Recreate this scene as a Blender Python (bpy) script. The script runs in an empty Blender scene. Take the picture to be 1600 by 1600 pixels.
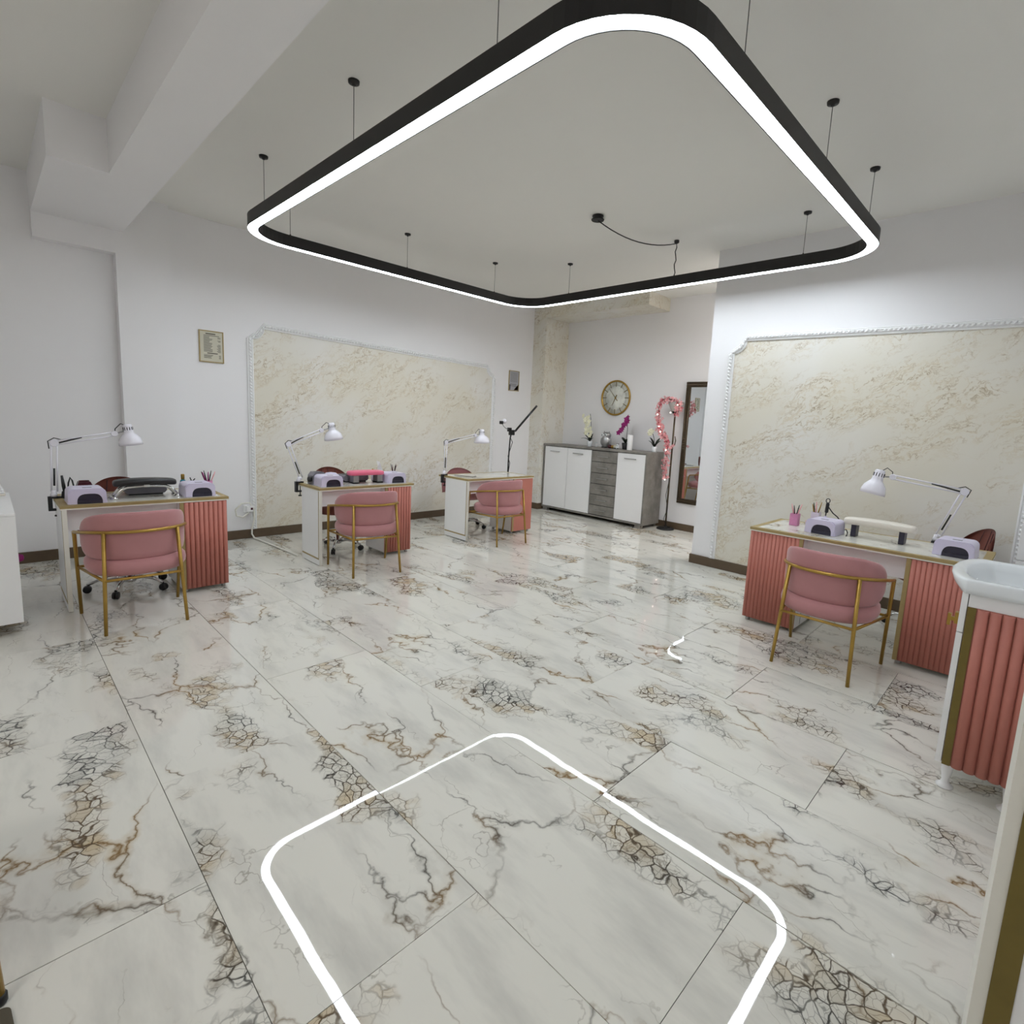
import bpy, bmesh, math, random
from mathutils import Vector, Matrix
random.seed(7)
PI = math.pi
C = bpy.context.scene.collection
scn = bpy.context.scene

# ------------------------------------------------------------------ camera, world, exposure
cam_d = bpy.data.cameras.new('camera')
cam = bpy.data.objects.new('camera', cam_d)
C.objects.link(cam)
R_ = Vector((0.71340, 0.69894, 0.05033))
U_ = Vector((-0.13199, 0.06349, 0.98922))
F_ = Vector((-0.68821, 0.71235, -0.13755))
cam.matrix_world = Matrix(((R_.x, U_.x, -F_.x, 0), (R_.y, U_.y, -F_.y, 0), (R_.z, U_.z, -F_.z, 1.481), (0, 0, 0, 1)))
cam_d.sensor_width = 36.0
cam_d.lens = 830.54 / 1600 * 36
cam_d.shift_x = -28.3 / 1600
cam_d.shift_y = -27.5 / 1600
cam_d.clip_start = 0.05
scn.camera = cam
world = bpy.data.worlds.new('world')
scn.world = world
world.use_nodes = True
world.node_tree.nodes['Background'].inputs[0].default_value = (0.6, 0.65, 0.7, 1)
world.node_tree.nodes['Background'].inputs[1].default_value = 0.05
scn.view_settings.view_transform = 'Standard'
scn.view_settings.look = 'None'
scn.view_settings.gamma = 1
scn.view_settings.use_curve_mapping = False
scn.view_settings.exposure = 1.30
LED_POWER = 13.0
FILL_LAMP = 135.0  # base strength of the added, unseen ceiling fill lights
scn.cycles.max_bounces = 10
scn.cycles.diffuse_bounces = 6
scn.cycles.glossy_bounces = 6


# ------------------------------------------------------------------ materials
def lin(c):
    return tuple(((v / 12.92) if v <= 0.04045 else ((v + 0.055) / 1.055) ** 2.4) for v in [x / 255 for x in c])


def newmat(name):
    m = bpy.data.materials.new(name)
    m.use_nodes = True
    nt = m.node_tree
    return m, nt, nt.nodes['Principled BSDF']


def N(nt, typ, **kw):
    n = nt.nodes.new(typ)
    for k, v in kw.items():
        if k in n.inputs:
            n.inputs[k].default_value = v
        else:
            setattr(n, k, v)
    return n


MATS = {}


def mat(name, rgb, rough=0.5, metal=0.0, var=0.05, scale=12.0, bump=0.0, bscale=200.0, sheen=0.0, spec=0.5, trans=0.0, emit=0.0):
    """plain surface with slight procedural variation of tone"""
    if name in MATS:
        return MATS[name]
    m, nt, b = newmat(name)
    col = lin(rgb)
    tc = N(nt, 'ShaderNodeTexCoord')
    nz = N(nt, 'ShaderNodeTexNoise', Scale=scale, Detail=3.0)
    nt.links.new(tc.outputs['Object'], nz.inputs['Vector'])
    mx = N(nt, 'ShaderNodeMix', data_type='RGBA')
    mx.inputs[6].default_value = (*[min(1, v * (1 - var)) for v in col], 1)
    mx.inputs[7].default_value = (*[min(1, v * (1 + var)) for v in col], 1)
    nt.links.new(nz.outputs['Fac'], mx.inputs[0])
    nt.links.new(mx.outputs[2], b.inputs['Base Color'])
    b.inputs['Roughness'].default_value = rough
    b.inputs['Metallic'].default_value = metal
    b.inputs['Specular IOR Level'].default_value = spec
    if sheen:
        b.inputs['Sheen Weight'].default_value = sheen
        b.inputs['Sheen Roughness'].default_value = 0.4
    if trans:
        b.inputs['Transmission Weight'].default_value = trans
    if emit:
        b.inputs['Emission Color'].default_value = (*col, 1)
        b.inputs['Emission Strength'].default_value = emit
    if bump:
        n2 = N(nt, 'ShaderNodeTexNoise', Scale=bscale, Detail=2.0)
        nt.links.new(tc.outputs['Object'], n2.inputs['Vector'])
        bp = N(nt, 'ShaderNodeBump', Strength=bump, Distance=0.002)
        nt.links.new(n2.outputs['Fac'], bp.inputs['Height'])
        nt.links.new(bp.outputs['Normal'], b.inputs['Normal'])
    MATS[name] = m
    return m


def ramp(nt, src, stops, interp='LINEAR'):
    r = N(nt, 'ShaderNodeValToRGB')
    r.color_ramp.interpolation = interp
    e = r.color_ramp.elements
    while len(e) < len(stops):
        e.new(0.5)
    for i, (p, c) in enumerate(stops):
        e[i].position = p
        e[i].color = (c, c, c, 1) if isinstance(c, (int, float)) else (*c, 1)
    nt.links.new(src, r.inputs[0])
    return r.outputs[0]


def mixc(nt, fac, a, b_):
    mx = N(nt, 'ShaderNodeMix', data_type='RGBA')
    for sock, v in ((mx.inputs[0], fac), (mx.inputs[6], a), (mx.inputs[7], b_)):
        if hasattr(v, 'is_output'):
            nt.links.new(v, sock)
        elif isinstance(v, (int, float)):
            sock.default_value = v
        else:
            sock.default_value = (*v, 1)
    return mx.outputs[2]


def mth(nt, op, a, b_=None, clamp=False):
    n = N(nt, 'ShaderNodeMath', operation=op)
    n.use_clamp = clamp
    for i, v in enumerate((a, b_)):
        if v is None:
            continue
        if hasattr(v, 'is_output'):
            nt.links.new(v, n.inputs[i])
        else:
            n.inputs[i].default_value = v
    return n.outputs[0]


def vadd(nt, a, b_, op='ADD'):
    n = N(nt, 'ShaderNodeVectorMath', operation=op)
    for i, v in enumerate((a, b_)):
        if hasattr(v, 'is_output'):
            nt.links.new(v, n.inputs[i])
        else:
            n.inputs[i].default_value = v
    return n.outputs[0]


def vscale(nt, a, s):
    n = N(nt, 'ShaderNodeVectorMath', operation='SCALE')
    nt.links.new(a, n.inputs[0])
    n.inputs['Scale'].default_value = s
    return n.outputs[0]


def marble(name, size=1.0, rough=0.05, base=(222, 220, 211)):
    """polished calacatta print: soft grey clouds, thin brown veins, dark crackled clusters; each object gets its own cut of it"""
    m, nt, b = newmat(name)
    tc = N(nt, 'ShaderNodeTexCoord')
    oi = N(nt, 'ShaderNodeObjectInfo')
    off = N(nt, 'ShaderNodeCombineXYZ')
    nt.links.new(mth(nt, 'MULTIPLY', oi.outputs['Random'], 71.0), off.inputs[0])
    nt.links.new(mth(nt, 'MULTIPLY', oi.outputs['Random'], 37.0), off.inputs[1])
    P = vadd(nt, vscale(nt, tc.outputs['Object'], 1.0 / size), off.outputs[0])
    n1 = N(nt, 'ShaderNodeTexNoise', Scale=2.2, Detail=4.0, Roughness=0.55)
    nt.links.new(P, n1.inputs['Vector'])
    w1 = vscale(nt, vadd(nt, n1.outputs['Color'], (-0.5, -0.5, -0.5)), 0.42)
    n2 = N(nt, 'ShaderNodeTexNoise', Scale=17.0, Detail=3.0)
    nt.links.new(P, n2.inputs['Vector'])
    w2 = vscale(nt, vadd(nt, n2.outputs['Color'], (-0.5, -0.5, -0.5)), 0.075)
    Q = vadd(nt, vadd(nt, P, w1), w2)
    QW = vadd(nt, vadd(nt, P, vscale(nt, w1, 0.45)), vscale(nt, w2, 0.38))
    # stretched diagonal space for long features
    mp = N(nt, 'ShaderNodeMapping')
    mp.inputs['Rotation'].default_value = (0, 0, 0.75)
    mp.inputs['Scale'].default_value = (0.55, 1.35, 1.0)
    nt.links.new(Q, mp.inputs['Vector'])
    D = mp.outputs[0]
    mpP = N(nt, 'ShaderNodeMapping')
    mpP.inputs['Rotation'].default_value = (0, 0, 0.75)
    mpP.inputs['Scale'].default_value = (0.45, 1.6, 1.0)
    nt.links.new(P, mpP.inputs['Vector'])
    # cluster mask
    nc = N(nt, 'ShaderNodeTexNoise', Scale=1.9, Detail=2.5, Roughness=0.5)
    nt.links.new(vadd(nt, D, (5.3, 1.7, 0)), nc.inputs['Vector'])
    cl = ramp(nt, nc.outputs['Fac'], [(0.56, 0.0), (0.62, 1.0)])
    cl2 = ramp(nt, nc.outputs['Fac'], [(0.55, 0.0), (0.66, 1.0)])
    # crackle web in the clusters
    v1 = N(nt, 'ShaderNodeTexVoronoi', feature='DISTANCE_TO_EDGE', Scale=20.0)
    nt.links.new(QW, v1.inputs['Vector'])
    web = ramp(nt, v1.outputs['Distance'], [(0.0, 1.0), (0.028, 0.85), (0.065, 0.0)])
    v1b = N(nt, 'ShaderNodeTexVoronoi', feature='DISTANCE_TO_EDGE', Scale=37.0)
    nt.links.new(QW, v1b.inputs['Vector'])
    webb = ramp(nt, v1b.outputs['Distance'], [(0.0, 0.6), (0.055, 0.0)])
    web = mth(nt, 'MULTIPLY', mth(nt, 'MAXIMUM', web, webb), cl)
    # long veins
    v2 = N(nt, 'ShaderNodeTexVoronoi', feature='DISTANCE_TO_EDGE', Scale=2.1)
    nt.links.new(D, v2.inputs['Vector'])
    nb = N(nt, 'ShaderNodeTexNoise', Scale=2.7, Detail=2.0)
    nt.links.new(vadd(nt, P, (9.1, 3.3, 0)), nb.inputs['Vector'])
    vm = ramp(nt, nb.outputs['Fac'], [(0.43, 0.0), (0.60, 1.0)])
    veinA = mth(nt, 'MULTIPLY', ramp(nt, v2.outputs['Distance'], [(0.0, 1.0), (0.006, 0.55), (0.018, 0.0)]), vm)
    halo = mth(nt, 'MULTIPLY', ramp(nt, v2.outputs['Distance'], [(0.0, 0.8), (0.055, 0.0)]), ramp(nt, nb.outputs['Fac'], [(0.54, 0.0), (0.70, 1.0)]))
    v3 = N(nt, 'ShaderNodeTexVoronoi', feature='DISTANCE_TO_EDGE', Scale=4.3)
    nt.links.new(vadd(nt, D, (2.2, 7.1, 0)), v3.inputs['Vector'])
    nb3 = N(nt, 'ShaderNodeTexNoise', Scale=3.5, Detail=2.0)
    nt.links.new(vadd(nt, P, (1.1, 8.3, 0)), nb3.inputs['Vector'])
    veinB = mth(nt, 'MULTIPLY', ramp(nt, v3.outputs['Distance'], [(0.0, 0.7), (0.012, 0.0)]), ramp(nt, nb3.outputs['Fac'], [(0.50, 0.0), (0.64, 1.0)]))
    # soft clouds
    ng = N(nt, 'ShaderNodeTexNoise', Scale=3.4, Detail=5.0, Roughness=0.62)
    nt.links.new(mpP.outputs[0], ng.inputs['Vector'])
    cloud = ramp(nt, ng.outputs['Fac'], [(0.48, 0.0), (0.72, 0.55)])
    hue = N(nt, 'ShaderNodeTexNoise', Scale=2.3, Detail=1.0)
    nt.links.new(vadd(nt, P, (4.4, 6.6, 0)), hue.inputs['Vector'])
    hf = ramp(nt, hue.outputs['Fac'], [(0.42, 0.0), (0.58, 1.0)])
    veincol = mixc(nt, hf, lin((128, 100, 62)), lin((92, 88, 82)))
    halocol = mixc(nt, hf, lin((186, 163, 122)), lin((170, 168, 160)))
    webcol = mixc(nt, hf, lin((88, 70, 48)), lin((46, 46, 44)))
    c = mixc(nt, cloud, lin(base), lin((178, 177, 172)))
    c = mixc(nt, halo, c, halocol)
    c = mixc(nt, mth(nt, 'MULTIPLY', cl2, 0.28), c, halocol)
    vf = N(nt, 'ShaderNodeTexVoronoi', feature='F1', Scale=20.0)
    nt.links.new(QW, vf.inputs['Vector'])
    sp = N(nt, 'ShaderNodeSeparateColor')
    nt.links.new(vf.outputs['Color'], sp.inputs[0])
    cell = mth(nt, 'MULTIPLY', mth(nt, 'GREATER_THAN', sp.outputs[0], 0.66), mth(nt, 'MULTIPLY', cl, 0.55))
    c = mixc(nt, cell, c, halocol)
    c = mixc(nt, veinB, c, lin((140, 134, 122)))
    c = mixc(nt, veinA, c, veincol)
    c = mixc(nt, web, c, webcol)
    nt.links.new(c, b.inputs['Base Color'])
    b.inputs['Roughness'].default_value = rough
    b.inputs['IOR'].default_value = 1.62
    # barely wavy glaze
    nw = N(nt, 'ShaderNodeTexNoise', Scale=7.0, Detail=1.0)
    nt.links.new(P, nw.inputs['Vector'])
    bp = N(nt, 'ShaderNodeBump', Strength=0.034, Distance=0.004)
    nt.links.new(nw.outputs['Fac'], bp.inputs['Height'])
    nt.links.new(bp.outputs['Normal'], b.inputs['Normal'])
    MATS[name] = m
    return m


def plaster(name, rot=(0, 0.6, 0)):
    """cream decorative plaster with fine diagonal ochre flecks"""
    m, nt, b = newmat(name)
    tc = N(nt, 'ShaderNodeTexCoord')
    mp = N(nt, 'ShaderNodeMapping')
    mp.inputs['Rotation'].default_value = rot
    nt.links.new(tc.outputs['Object'], mp.inputs['Vector'])
    n0 = N(nt, 'ShaderNodeTexNoise', Scale=2.6, Detail=4.0, Roughness=0.6)
    nt.links.new(tc.outputs['Object'], n0.inputs['Vector'])
    P0 = vadd(nt, mp.outputs[0], vscale(nt, vadd(nt, n0.outputs['Color'], (-.5, -.5, -.5)), 0.34))
    st = N(nt, 'ShaderNodeMapping')
    st.inputs['Scale'].default_value = (1.0, 3.4, 3.4)
    nt.links.new(P0, st.inputs['Vector'])
    P = st.outputs[0]
    a = N(nt, 'ShaderNodeTexNoise', Scale=5.6, Detail=7.0, Roughness=0.66)
    nt.links.new(P, a.inputs['Vector'])
    k = N(nt, 'ShaderNodeTexNoise', Scale=1.5, Detail=3.0, Roughness=0.6)
    nt.links.new(vadd(nt, P, (3, 1, 7)), k.inputs['Vector'])
    g = N(nt, 'ShaderNodeTexNoise', Scale=5.5, Detail=4.0)
    nt.links.new(P, g.inputs['Vector'])
    ridge = mth(nt, 'ABSOLUTE', mth(nt, 'SUBTRACT', a.outputs['Fac'], 0.5))
    line = ramp(nt, ridge, [(0.0, 1.0), (0.020, 0.0)])
    km = ramp(nt, k.outputs['Fac'], [(0.43, 0.0), (0.60, 1.0)])
    gm = ramp(nt, g.outputs['Fac'], [(0.44, 0.0), (0.60, 1.0)])
    fl = mth(nt, 'MULTIPLY', mth(nt, 'MULTIPLY', line, km), gm)
    soft = mth(nt, 'MULTIPLY', ramp(nt, ridge, [(0.0, 0.5), (0.06, 0.0)]), km)
    pale = N(nt, 'ShaderNodeTexNoise', Scale=0.9, Detail=2.0)
    nt.links.new(tc.outputs['Object'], pale.inputs['Vector'])
    c = mixc(nt, ramp(nt, pale.outputs['Fac'], [(0.4, 0.0), (0.65, 1.0)]), lin((224, 219, 204)), lin((230, 228, 222)))
    c = mixc(nt, soft, c, lin((204, 186, 148)))
    c = mixc(nt, mth(nt, 'MULTIPLY', fl, 0.85), c, lin((132, 106, 68)))
    nt.links.new(c, b.inputs['Base Color'])
    b.inputs['Roughness'].default_value = 0.38
    bp = N(nt, 'ShaderNodeBump', Strength=0.10, Distance=0.003)
    nt.links.new(a.outputs['Fac'], bp.inputs['Height'])
    nt.links.new(bp.outputs['Normal'], b.inputs['Normal'])
    MATS[name] = m
    return m


def greywood(name, rgb):
    m, nt, b = newmat(name)
    tc = N(nt, 'ShaderNodeTexCoord')
    a = N(nt, 'ShaderNodeTexNoise', Scale=5.0, Detail=6.0, Roughness=0.65)
    nt.links.new(tc.outputs['Object'], a.inputs['Vector'])
    col = lin(rgb)
    c = mixc(nt, ramp(nt, a.outputs['Fac'], [(0.35, 0.0), (0.68, 1.0)]), tuple(v * 0.72 for v in col), tuple(min(1, v * 1.25) for v in col))
    nt.links.new(c, b.inputs['Base Color'])
    b.inputs['Roughness'].default_value = 0.5
    MATS[name] = m
    return m


M_wall = mat('white_wall_paint', (238, 237, 238), 0.75, var=0.012, scale=2.0, bump=0.12, bscale=160)
M_ceil = mat('white_ceiling_paint', (236, 235, 230), 0.85, var=0.012, scale=2.0, bump=0.12, bscale=160)
M_grout = mat('grey_grout', (120, 118, 112), 0.85)
M_tile = marble('polished_marble_tile', rough=0.02)
M_topmarble = marble('marble_laminate', size=0.55, rough=0.12)
M_plasterL = plaster('cream_plaster_left')
M_plasterR = plaster('cream_plaster_right', (0, 0.5, 0))
M_base = mat('brown_wood_skirting', (92, 76, 58), 0.4, var=0.15, scale=20)
M_mould = mat('white_moulding', (240, 240, 240), 0.5, var=0.01)
M_black = mat('black_powder_coat', (22, 20, 20), 0.45, var=0.1)
M_led = mat('led_diffuser', (238, 247, 255), 0.4, var=0.0, emit=LED_POWER)
M_steelwire = mat('steel_wire', (110, 110, 108), 0.35, 0.8)
M_white = mat('white_laminate', (243, 243, 243), 0.35, var=0.015)
M_edge = mat('cream_white_edge', (232, 230, 220), 0.4, var=0.02)
M_gold = mat('brushed_gold', (176, 142, 70), 0.32, 0.75, var=0.12, scale=30)
M_goldband = mat('gold_laminate_band', (166, 146, 98), 0.5, 0.15, var=0.1, scale=30)
M_olive = mat('olive_gold_strip', (118, 102, 48), 0.4, 0.3, var=0.15, scale=20)
M_salmon = mat('salmon_flute', (190, 119, 105), 0.6, var=0.06, scale=25, bump=0.2, bscale=300)
M_velvet = mat('pink_velvet', (182, 128, 130), 0.8, var=0.10, scale=9, bump=0.15, bscale=400, sheen=0.35)
M_brownv = mat('chestnut_velvet', (132, 74, 62), 0.75, var=0.12, scale=10, sheen=0.15)
M_darkv = mat('dark_maroon_upholstery', (60, 28, 30), 0.7, var=0.1)
M_chrome = mat('chrome', (205, 205, 205), 0.12, 1.0, var=0.02)
M_blackpl = mat('black_plastic', (20, 20, 22), 0.4, var=0.1)
M_lampw = mat('white_lamp_enamel', (230, 228, 236), 0.25, var=0.01)
M_lilac = mat('lilac_white_plastic', (214, 208, 232), 0.3, var=0.015)
M_slate = mat('slate_interior', (48, 46, 62), 0.35, var=0.1)
M_greypl = mat('grey_plastic', (128, 126, 134), 0.4, var=0.05)
M_silver = mat('satin_silver', (165, 165, 165), 0.3, 0.8, var=0.05)
M_leather = mat('black_leather', (30, 29, 31), 0.4, var=0.1)
M_pinkpu = mat('bright_pink_leatherette', (232, 110, 140), 0.4, var=0.04)
M_cream = mat('cream_leatherette', (226, 220, 208), 0.45, var=0.03)
M_ceramic = mat('white_ceramic', (228, 232, 234), 0.08, var=0.005)
M_concrete = greywood('grey_concrete_decor', (134, 130, 124))
M_bronze = mat('dark_bronze', (82, 70, 54), 0.4, 0.5, var=0.25, scale=40)
M_mirror = mat('mirror_glass', (225, 228, 228), 0.015, 1.0, var=0.0)
M_dark = mat('shadow_gap', (30, 28, 26), 0.8)
M_leaf = mat('dark_green_leaf', (38, 52, 36), 0.45, var=0.2)
M_purple = mat('magenta_petal', (150, 28, 110), 0.6, var=0.2)
M_wpetal = mat('ivory_petal', (240, 238, 212), 0.6, var=0.05)
M_ppetal = mat('pink_petal', (240, 172, 176), 0.6, var=0.2, scale=30)
M_rose = mat('rose_petal', (196, 84, 100), 0.6, var=0.2)
M_paper = mat('ivory_paper', (206, 202, 184), 0.7, var=0.02)
M_dial = greywood('pale_marble_dial', (224, 226, 218))
M_greypaper = mat('grey_paper', (172, 172, 178), 0.6, var=0.02)
M_ink = mat('grey_ink', (104, 100, 90), 0.8)
M_turq = mat('turquoise_plastic', (40, 132, 150), 0.3)
M_pinkpl = mat('pink_mesh_plastic', (208, 136, 176), 0.4, var=0.2, scale=150)
M_clear = mat('frosted_clear_plastic', (222, 214, 226), 0.3, var=0.05, scale=60)
M_maroon = mat('maroon_plastic', (70, 18, 28), 0.3)
M_mat_brown = mat('brown_mat', (78, 72, 58), 0.8, var=0.08, bump=0.3)
M_glow = mat('fairy_glow', (255, 240, 225), 0.4, emit=2.5)
M_glassshade = mat('pale_glass_shade', (226, 222, 216), 0.25, var=0.02, trans=0.5)


# ------------------------------------------------------------------ mesh helpers
def box(bm, x0, x1, y0, y1, z0, z1, bev=0.0):
    vs = [bm.verts.new((x, y, z)) for x in (x0, x1) for y in (y0, y1) for z in (z0, z1)]
    fs = [(0, 1, 3, 2), (4, 6, 7, 5), (0, 4, 5, 1), (2, 3, 7, 6), (0, 2, 6, 4), (1, 5, 7, 3)]
    nf = [bm.faces.new([vs[i] for i in f]) for f in fs]
    if bev:
        ed = list({e for f in nf for e in f.edges})
        bmesh.ops.bevel(bm, geom=ed, offset=bev, segments=2, profile=0.5, affect='EDGES')


def tube(bm, pts, r, seg=8, cap=True):
    pts = [Vector(p) for p in pts]
    rs = r if isinstance(r, (list, tuple)) else [r] * len(pts)
    rings = []
    prev = None
    for i, p in enumerate(pts):
        t = (pts[min(i + 1, len(pts) - 1)] - pts[max(i - 1, 0)]).normalized()
        if prev is None:
            a = Vector((0, 0, 1)) if abs(t.z) < 0.9 else Vector((1, 0, 0))
            n = t.cross(a).normalized()
        else:
            n = (prev - t * prev.dot(t)).normalized()
        prev = n
        b = t.cross(n)
        rings.append([bm.verts.new(p + (n * math.cos(2 * PI * k / seg) + b * math.sin(2 * PI * k / seg)) * rs[i]) for k in range(seg)])
    for i in range(len(rings) - 1):
        for k in range(seg):
            f = bm.faces.new((rings[i][k], rings[i][(k + 1) % seg], rings[i + 1][(k + 1) % seg], rings[i + 1][k]))
            f.smooth = True
    if cap:
        bm.faces.new(rings[0][::-1])
        bm.faces.new(rings[-1])


def lathe(bm, prof, seg=20, M=None, cap=True):
    """prof: (radius, z) from one end to the other"""
    M = M or Matrix()
    rings = []
    for r, z in prof:
        rings.append([bm.verts.new(M @ Vector((max(r, 1e-4) * math.cos(2 * PI * k / seg), max(r, 1e-4) * math.sin(2 * PI * k / seg), z))) for k in range(seg)])
    for i in range(len(rings) - 1):
        for k in range(seg):
            f = bm.faces.new((rings[i][k], rings[i][(k + 1) % seg], rings[i + 1][(k + 1) % seg], rings[i + 1][k]))
            f.smooth = True
    if cap:
        bm.faces.new(rings[0][::-1])
        bm.faces.new(rings[-1])


def prism(bm, poly, a0, a1, axis='y', smooth=False):
    """extrude 2-d polygon along an axis (poly in the two other axes, in order)"""
    def P(u, v, a):
        return {'x': (a, u, v), 'y': (u, a, v), 'z': (u, v, a)}[axis]
    A = [bm.verts.new(P(u, v, a0)) for u, v in poly]
    B = [bm.verts.new(P(u, v, a1)) for u, v in poly]
    n = len(poly)
    for i in range(n):
        f = bm.faces.new((A[i], A[(i + 1) % n], B[(i + 1) % n], B[i]))
        f.smooth = smooth
    bm.faces.new(A[::-1])
    bm.faces.new(B)


def aim(p, q):
    """matrix taking +z onto q-p with the origin at p"""
    p = Vector(p)
    q = Vector(q)
    return Matrix.Translation(p) @ (q - p).to_track_quat('Z', 'Y').to_matrix().to_4x4()


def sphere(bm, c, r, seg=10, rings=6, sc=(1, 1, 1)):
    prof = [(r * math.sin(PI * i / rings), -r * math.cos(PI * i / rings)) for i in range(rings + 1)]
    lathe(bm, prof, seg, Matrix.Translation(c) @ Matrix.Diagonal((*sc, 1)), cap=False)


def obj(name, bm, m, parent=None, loc=(0, 0, 0), label=None, stuff=False):
    bmesh.ops.recalc_face_normals(bm, faces=bm.faces[:])
    me = bpy.data.meshes.new(name)
    bm.to_mesh(me)
    bm.free()
    me.materials.append(m)
    o = bpy.data.objects.new(name, me)
    C.objects.link(o)
    o.location = loc
    if parent:
        o.parent = parent
    if label:
        o['label'] = label
    if stuff:
        o['kind'] = 'stuff'
    return o


def bx(name, m, parent, *a, bev=0.0, label=None):
    bm = bmesh.new()
    box(bm, *a, bev=bev)
    return obj(name, bm, m, parent, label=label)


def tb(name, m, parent, pts, r, seg=8, label=None):
    bm = bmesh.new()
    tube(bm, pts, r, seg)
    return obj(name, bm, m, parent, label=label)


def lt(name, m, parent, prof, seg=20, M=None, cap=True, label=None):
    bm = bmesh.new()
    lathe(bm, prof, seg, M, cap)
    return obj(name, bm, m, parent, label=label)


def thing(name, label, cat, loc=(0, 0, 0), rz=0.0, group=None):
    o = bpy.data.objects.new(name, None)
    C.objects.link(o)
    o.empty_display_size = 0.05
    o.location = loc
    o.rotation_euler = (0, 0, rz)
    o['label'] = label
    o['category'] = cat
    if group:
        o['group'] = group
    return o


def tag(o, label, cat, group=None):
    o['label'] = label
    o['category'] = cat
    if group:
        o['group'] = group
    return o


def struct(o):
    o['kind'] = 'structure'
    return o


def dup(root, loc, rz, label, group=None):
    r = root.copy()
    C.objects.link(r)
    r.location = loc
    r.rotation_euler = (0, 0, rz)
    r['label'] = label
    if group:
        r['group'] = group
    for ch in list(root.children):
        c = ch.copy()
        C.objects.link(c)
        c.parent = r
        for g in list(ch.children):
            d = g.copy()
            C.objects.link(d)
            d.parent = c
    return r


def share(name, src, parent, loc, rot=None):
    o = src.copy()
    o.name = name
    C.objects.link(o)
    o.parent = parent
    o.location = loc
    if rot:
        o.rotation_euler = rot
    return o


# ------------------------------------------------------------------ room shell
XL, YB, YR, XS, YF, ZC = -6.38, 7.06, 5.46, 0.42, -2.6, 3.32
floor = struct(bx('floor', M_grout, None, XL - 0.2, XS + 0.2, YF - 0.2, YB + 0.2, -0.12, -0.004))
# porcelain tiles 120 x 60 in staggered rows, each a piece of its own
tile_cache = {}
row = 0
y = 0.4 - 0.6 * 5
rj = -5
while y < YB:
    y0, y1 = max(y, YF), min(y + 0.6, YB)
    x = -0.51 if rj % 2 else -1.11
    x -= 1.2 * 6
    while x < XS:
        x0, x1 = max(x, XL), min(x + 1.2, XS)
        if x1 - x0 > 0.02 and y1 - y0 > 0.02:
            key = (round(x0 - x, 3), round(x1 - x, 3), round(y0 - y, 3), round(y1 - y, 3))
            if key not in tile_cache:
                bm = bmesh.new()
                g = 0.0013
                box(bm, key[0] + g - 0.6, key[1] - g - 0.6, key[2] + g - 0.3, key[3] - g - 0.3, -0.01, 0.0)
                tile_cache[key] = obj('tile', bm, M_tile, floor, (x + 0.6, y + 0.3, 0))
                t = tile_cache[key]
            else:
                t = share('tile', tile_cache[key], floor, (x + 0.6, y + 0.3, 0))
            t.rotation_euler = (random.uniform(-1, 1) * 0.0024, random.uniform(-1, 1) * 0.0024, 0)
        x += 1.2
    y += 0.6
    rj += 1

struct(bx('ceiling', M_ceil, None, XL - 0.2, XS + 0.2, YF - 0.2, YB + 0.2, ZC, ZC + 0.15))
struct(bx('wall_left', M_wall, None, XL - 0.2, XL, YF - 0.2, YB + 0.2, 0, ZC))
struct(bx('wall_back', M_wall, None, XL, XS + 0.2, YB, YB + 0.2, 0, ZC))
struct(bx('wall_right', M_wall, None, -2.72, XS + 0.2, YR, YR + 0.16, 0, ZC))
struct(bx('wall_side', M_wall, None, XS, XS + 0.2, YF - 0.2, YB, 0, ZC))
struct(bx('wall_front', M_wall, None, XL, XS, YF - 0.2, YF, 0, ZC))
# column with its lintel on the left wall, ceiling beam and its stub
bm = bmesh.new()
prism(bm, [(0.94, 0), (1.36, 0), (1.36, ZC), (0.39, ZC), (0.39, 2.79), (0.94, 2.79)], XL, -6.26, 'x')
struct(obj('trim_1', bm, M_wall))['label'] = 'white column and lintel on the left wall'
struct(bx('trim_2', M_wall, None, -6.26, XS, 0.705, 1.0, 2.985, ZC))['label'] = 'white ceiling beam'
struct(bx('trim_3', M_wall, None, -6.26, -4.77, 0.39, 0.705, 2.985, ZC))['label'] = 'short stub of the white ceiling beam'
# plastered pilaster and lintel at the alcove
bm = bmesh.new()
box(bm, XL, -6.10, 6.5, YB, 0, 3.14)
o = struct(obj('trim_4', bm, M_plasterR))
o['label'] = 'pilaster in cream decorative plaster'
struct(bx('trim_5', M_plasterR, None, XL, -4.2, 6.5, YB, 3.14, ZC))['label'] = 'alcove lintel in cream decorative plaster'


def skirting(name, x0, x1, y0, y1):
    return struct(bx(name, M_base, None, x0, x1, y0, y1, 0, 0.10, bev=0.004))


skirting('baseboard_left', XL, XL + 0.018, YF, 0.94)
skirting('baseboard_left.001', XL, XL + 0.018, 1.36, 6.5)
skirting('baseboard_left.002', -6.26, -6.242, 0.922, 1.378)
skirting('baseboard_alcove', -6.10, XS, YB - 0.018, YB)
skirting('baseboard_alcove.001', XL, -6.082, 6.482, 6.5)
skirting('baseboard_alcove.002', -6.10, -6.082, 6.5, YB - 0.018)
skirting('baseboard_right', -2.738, XS, YR - 0.018, YR)
skirting('baseboard_right.001', -2.738, -2.72, YR, YR + 0.16)


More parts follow.
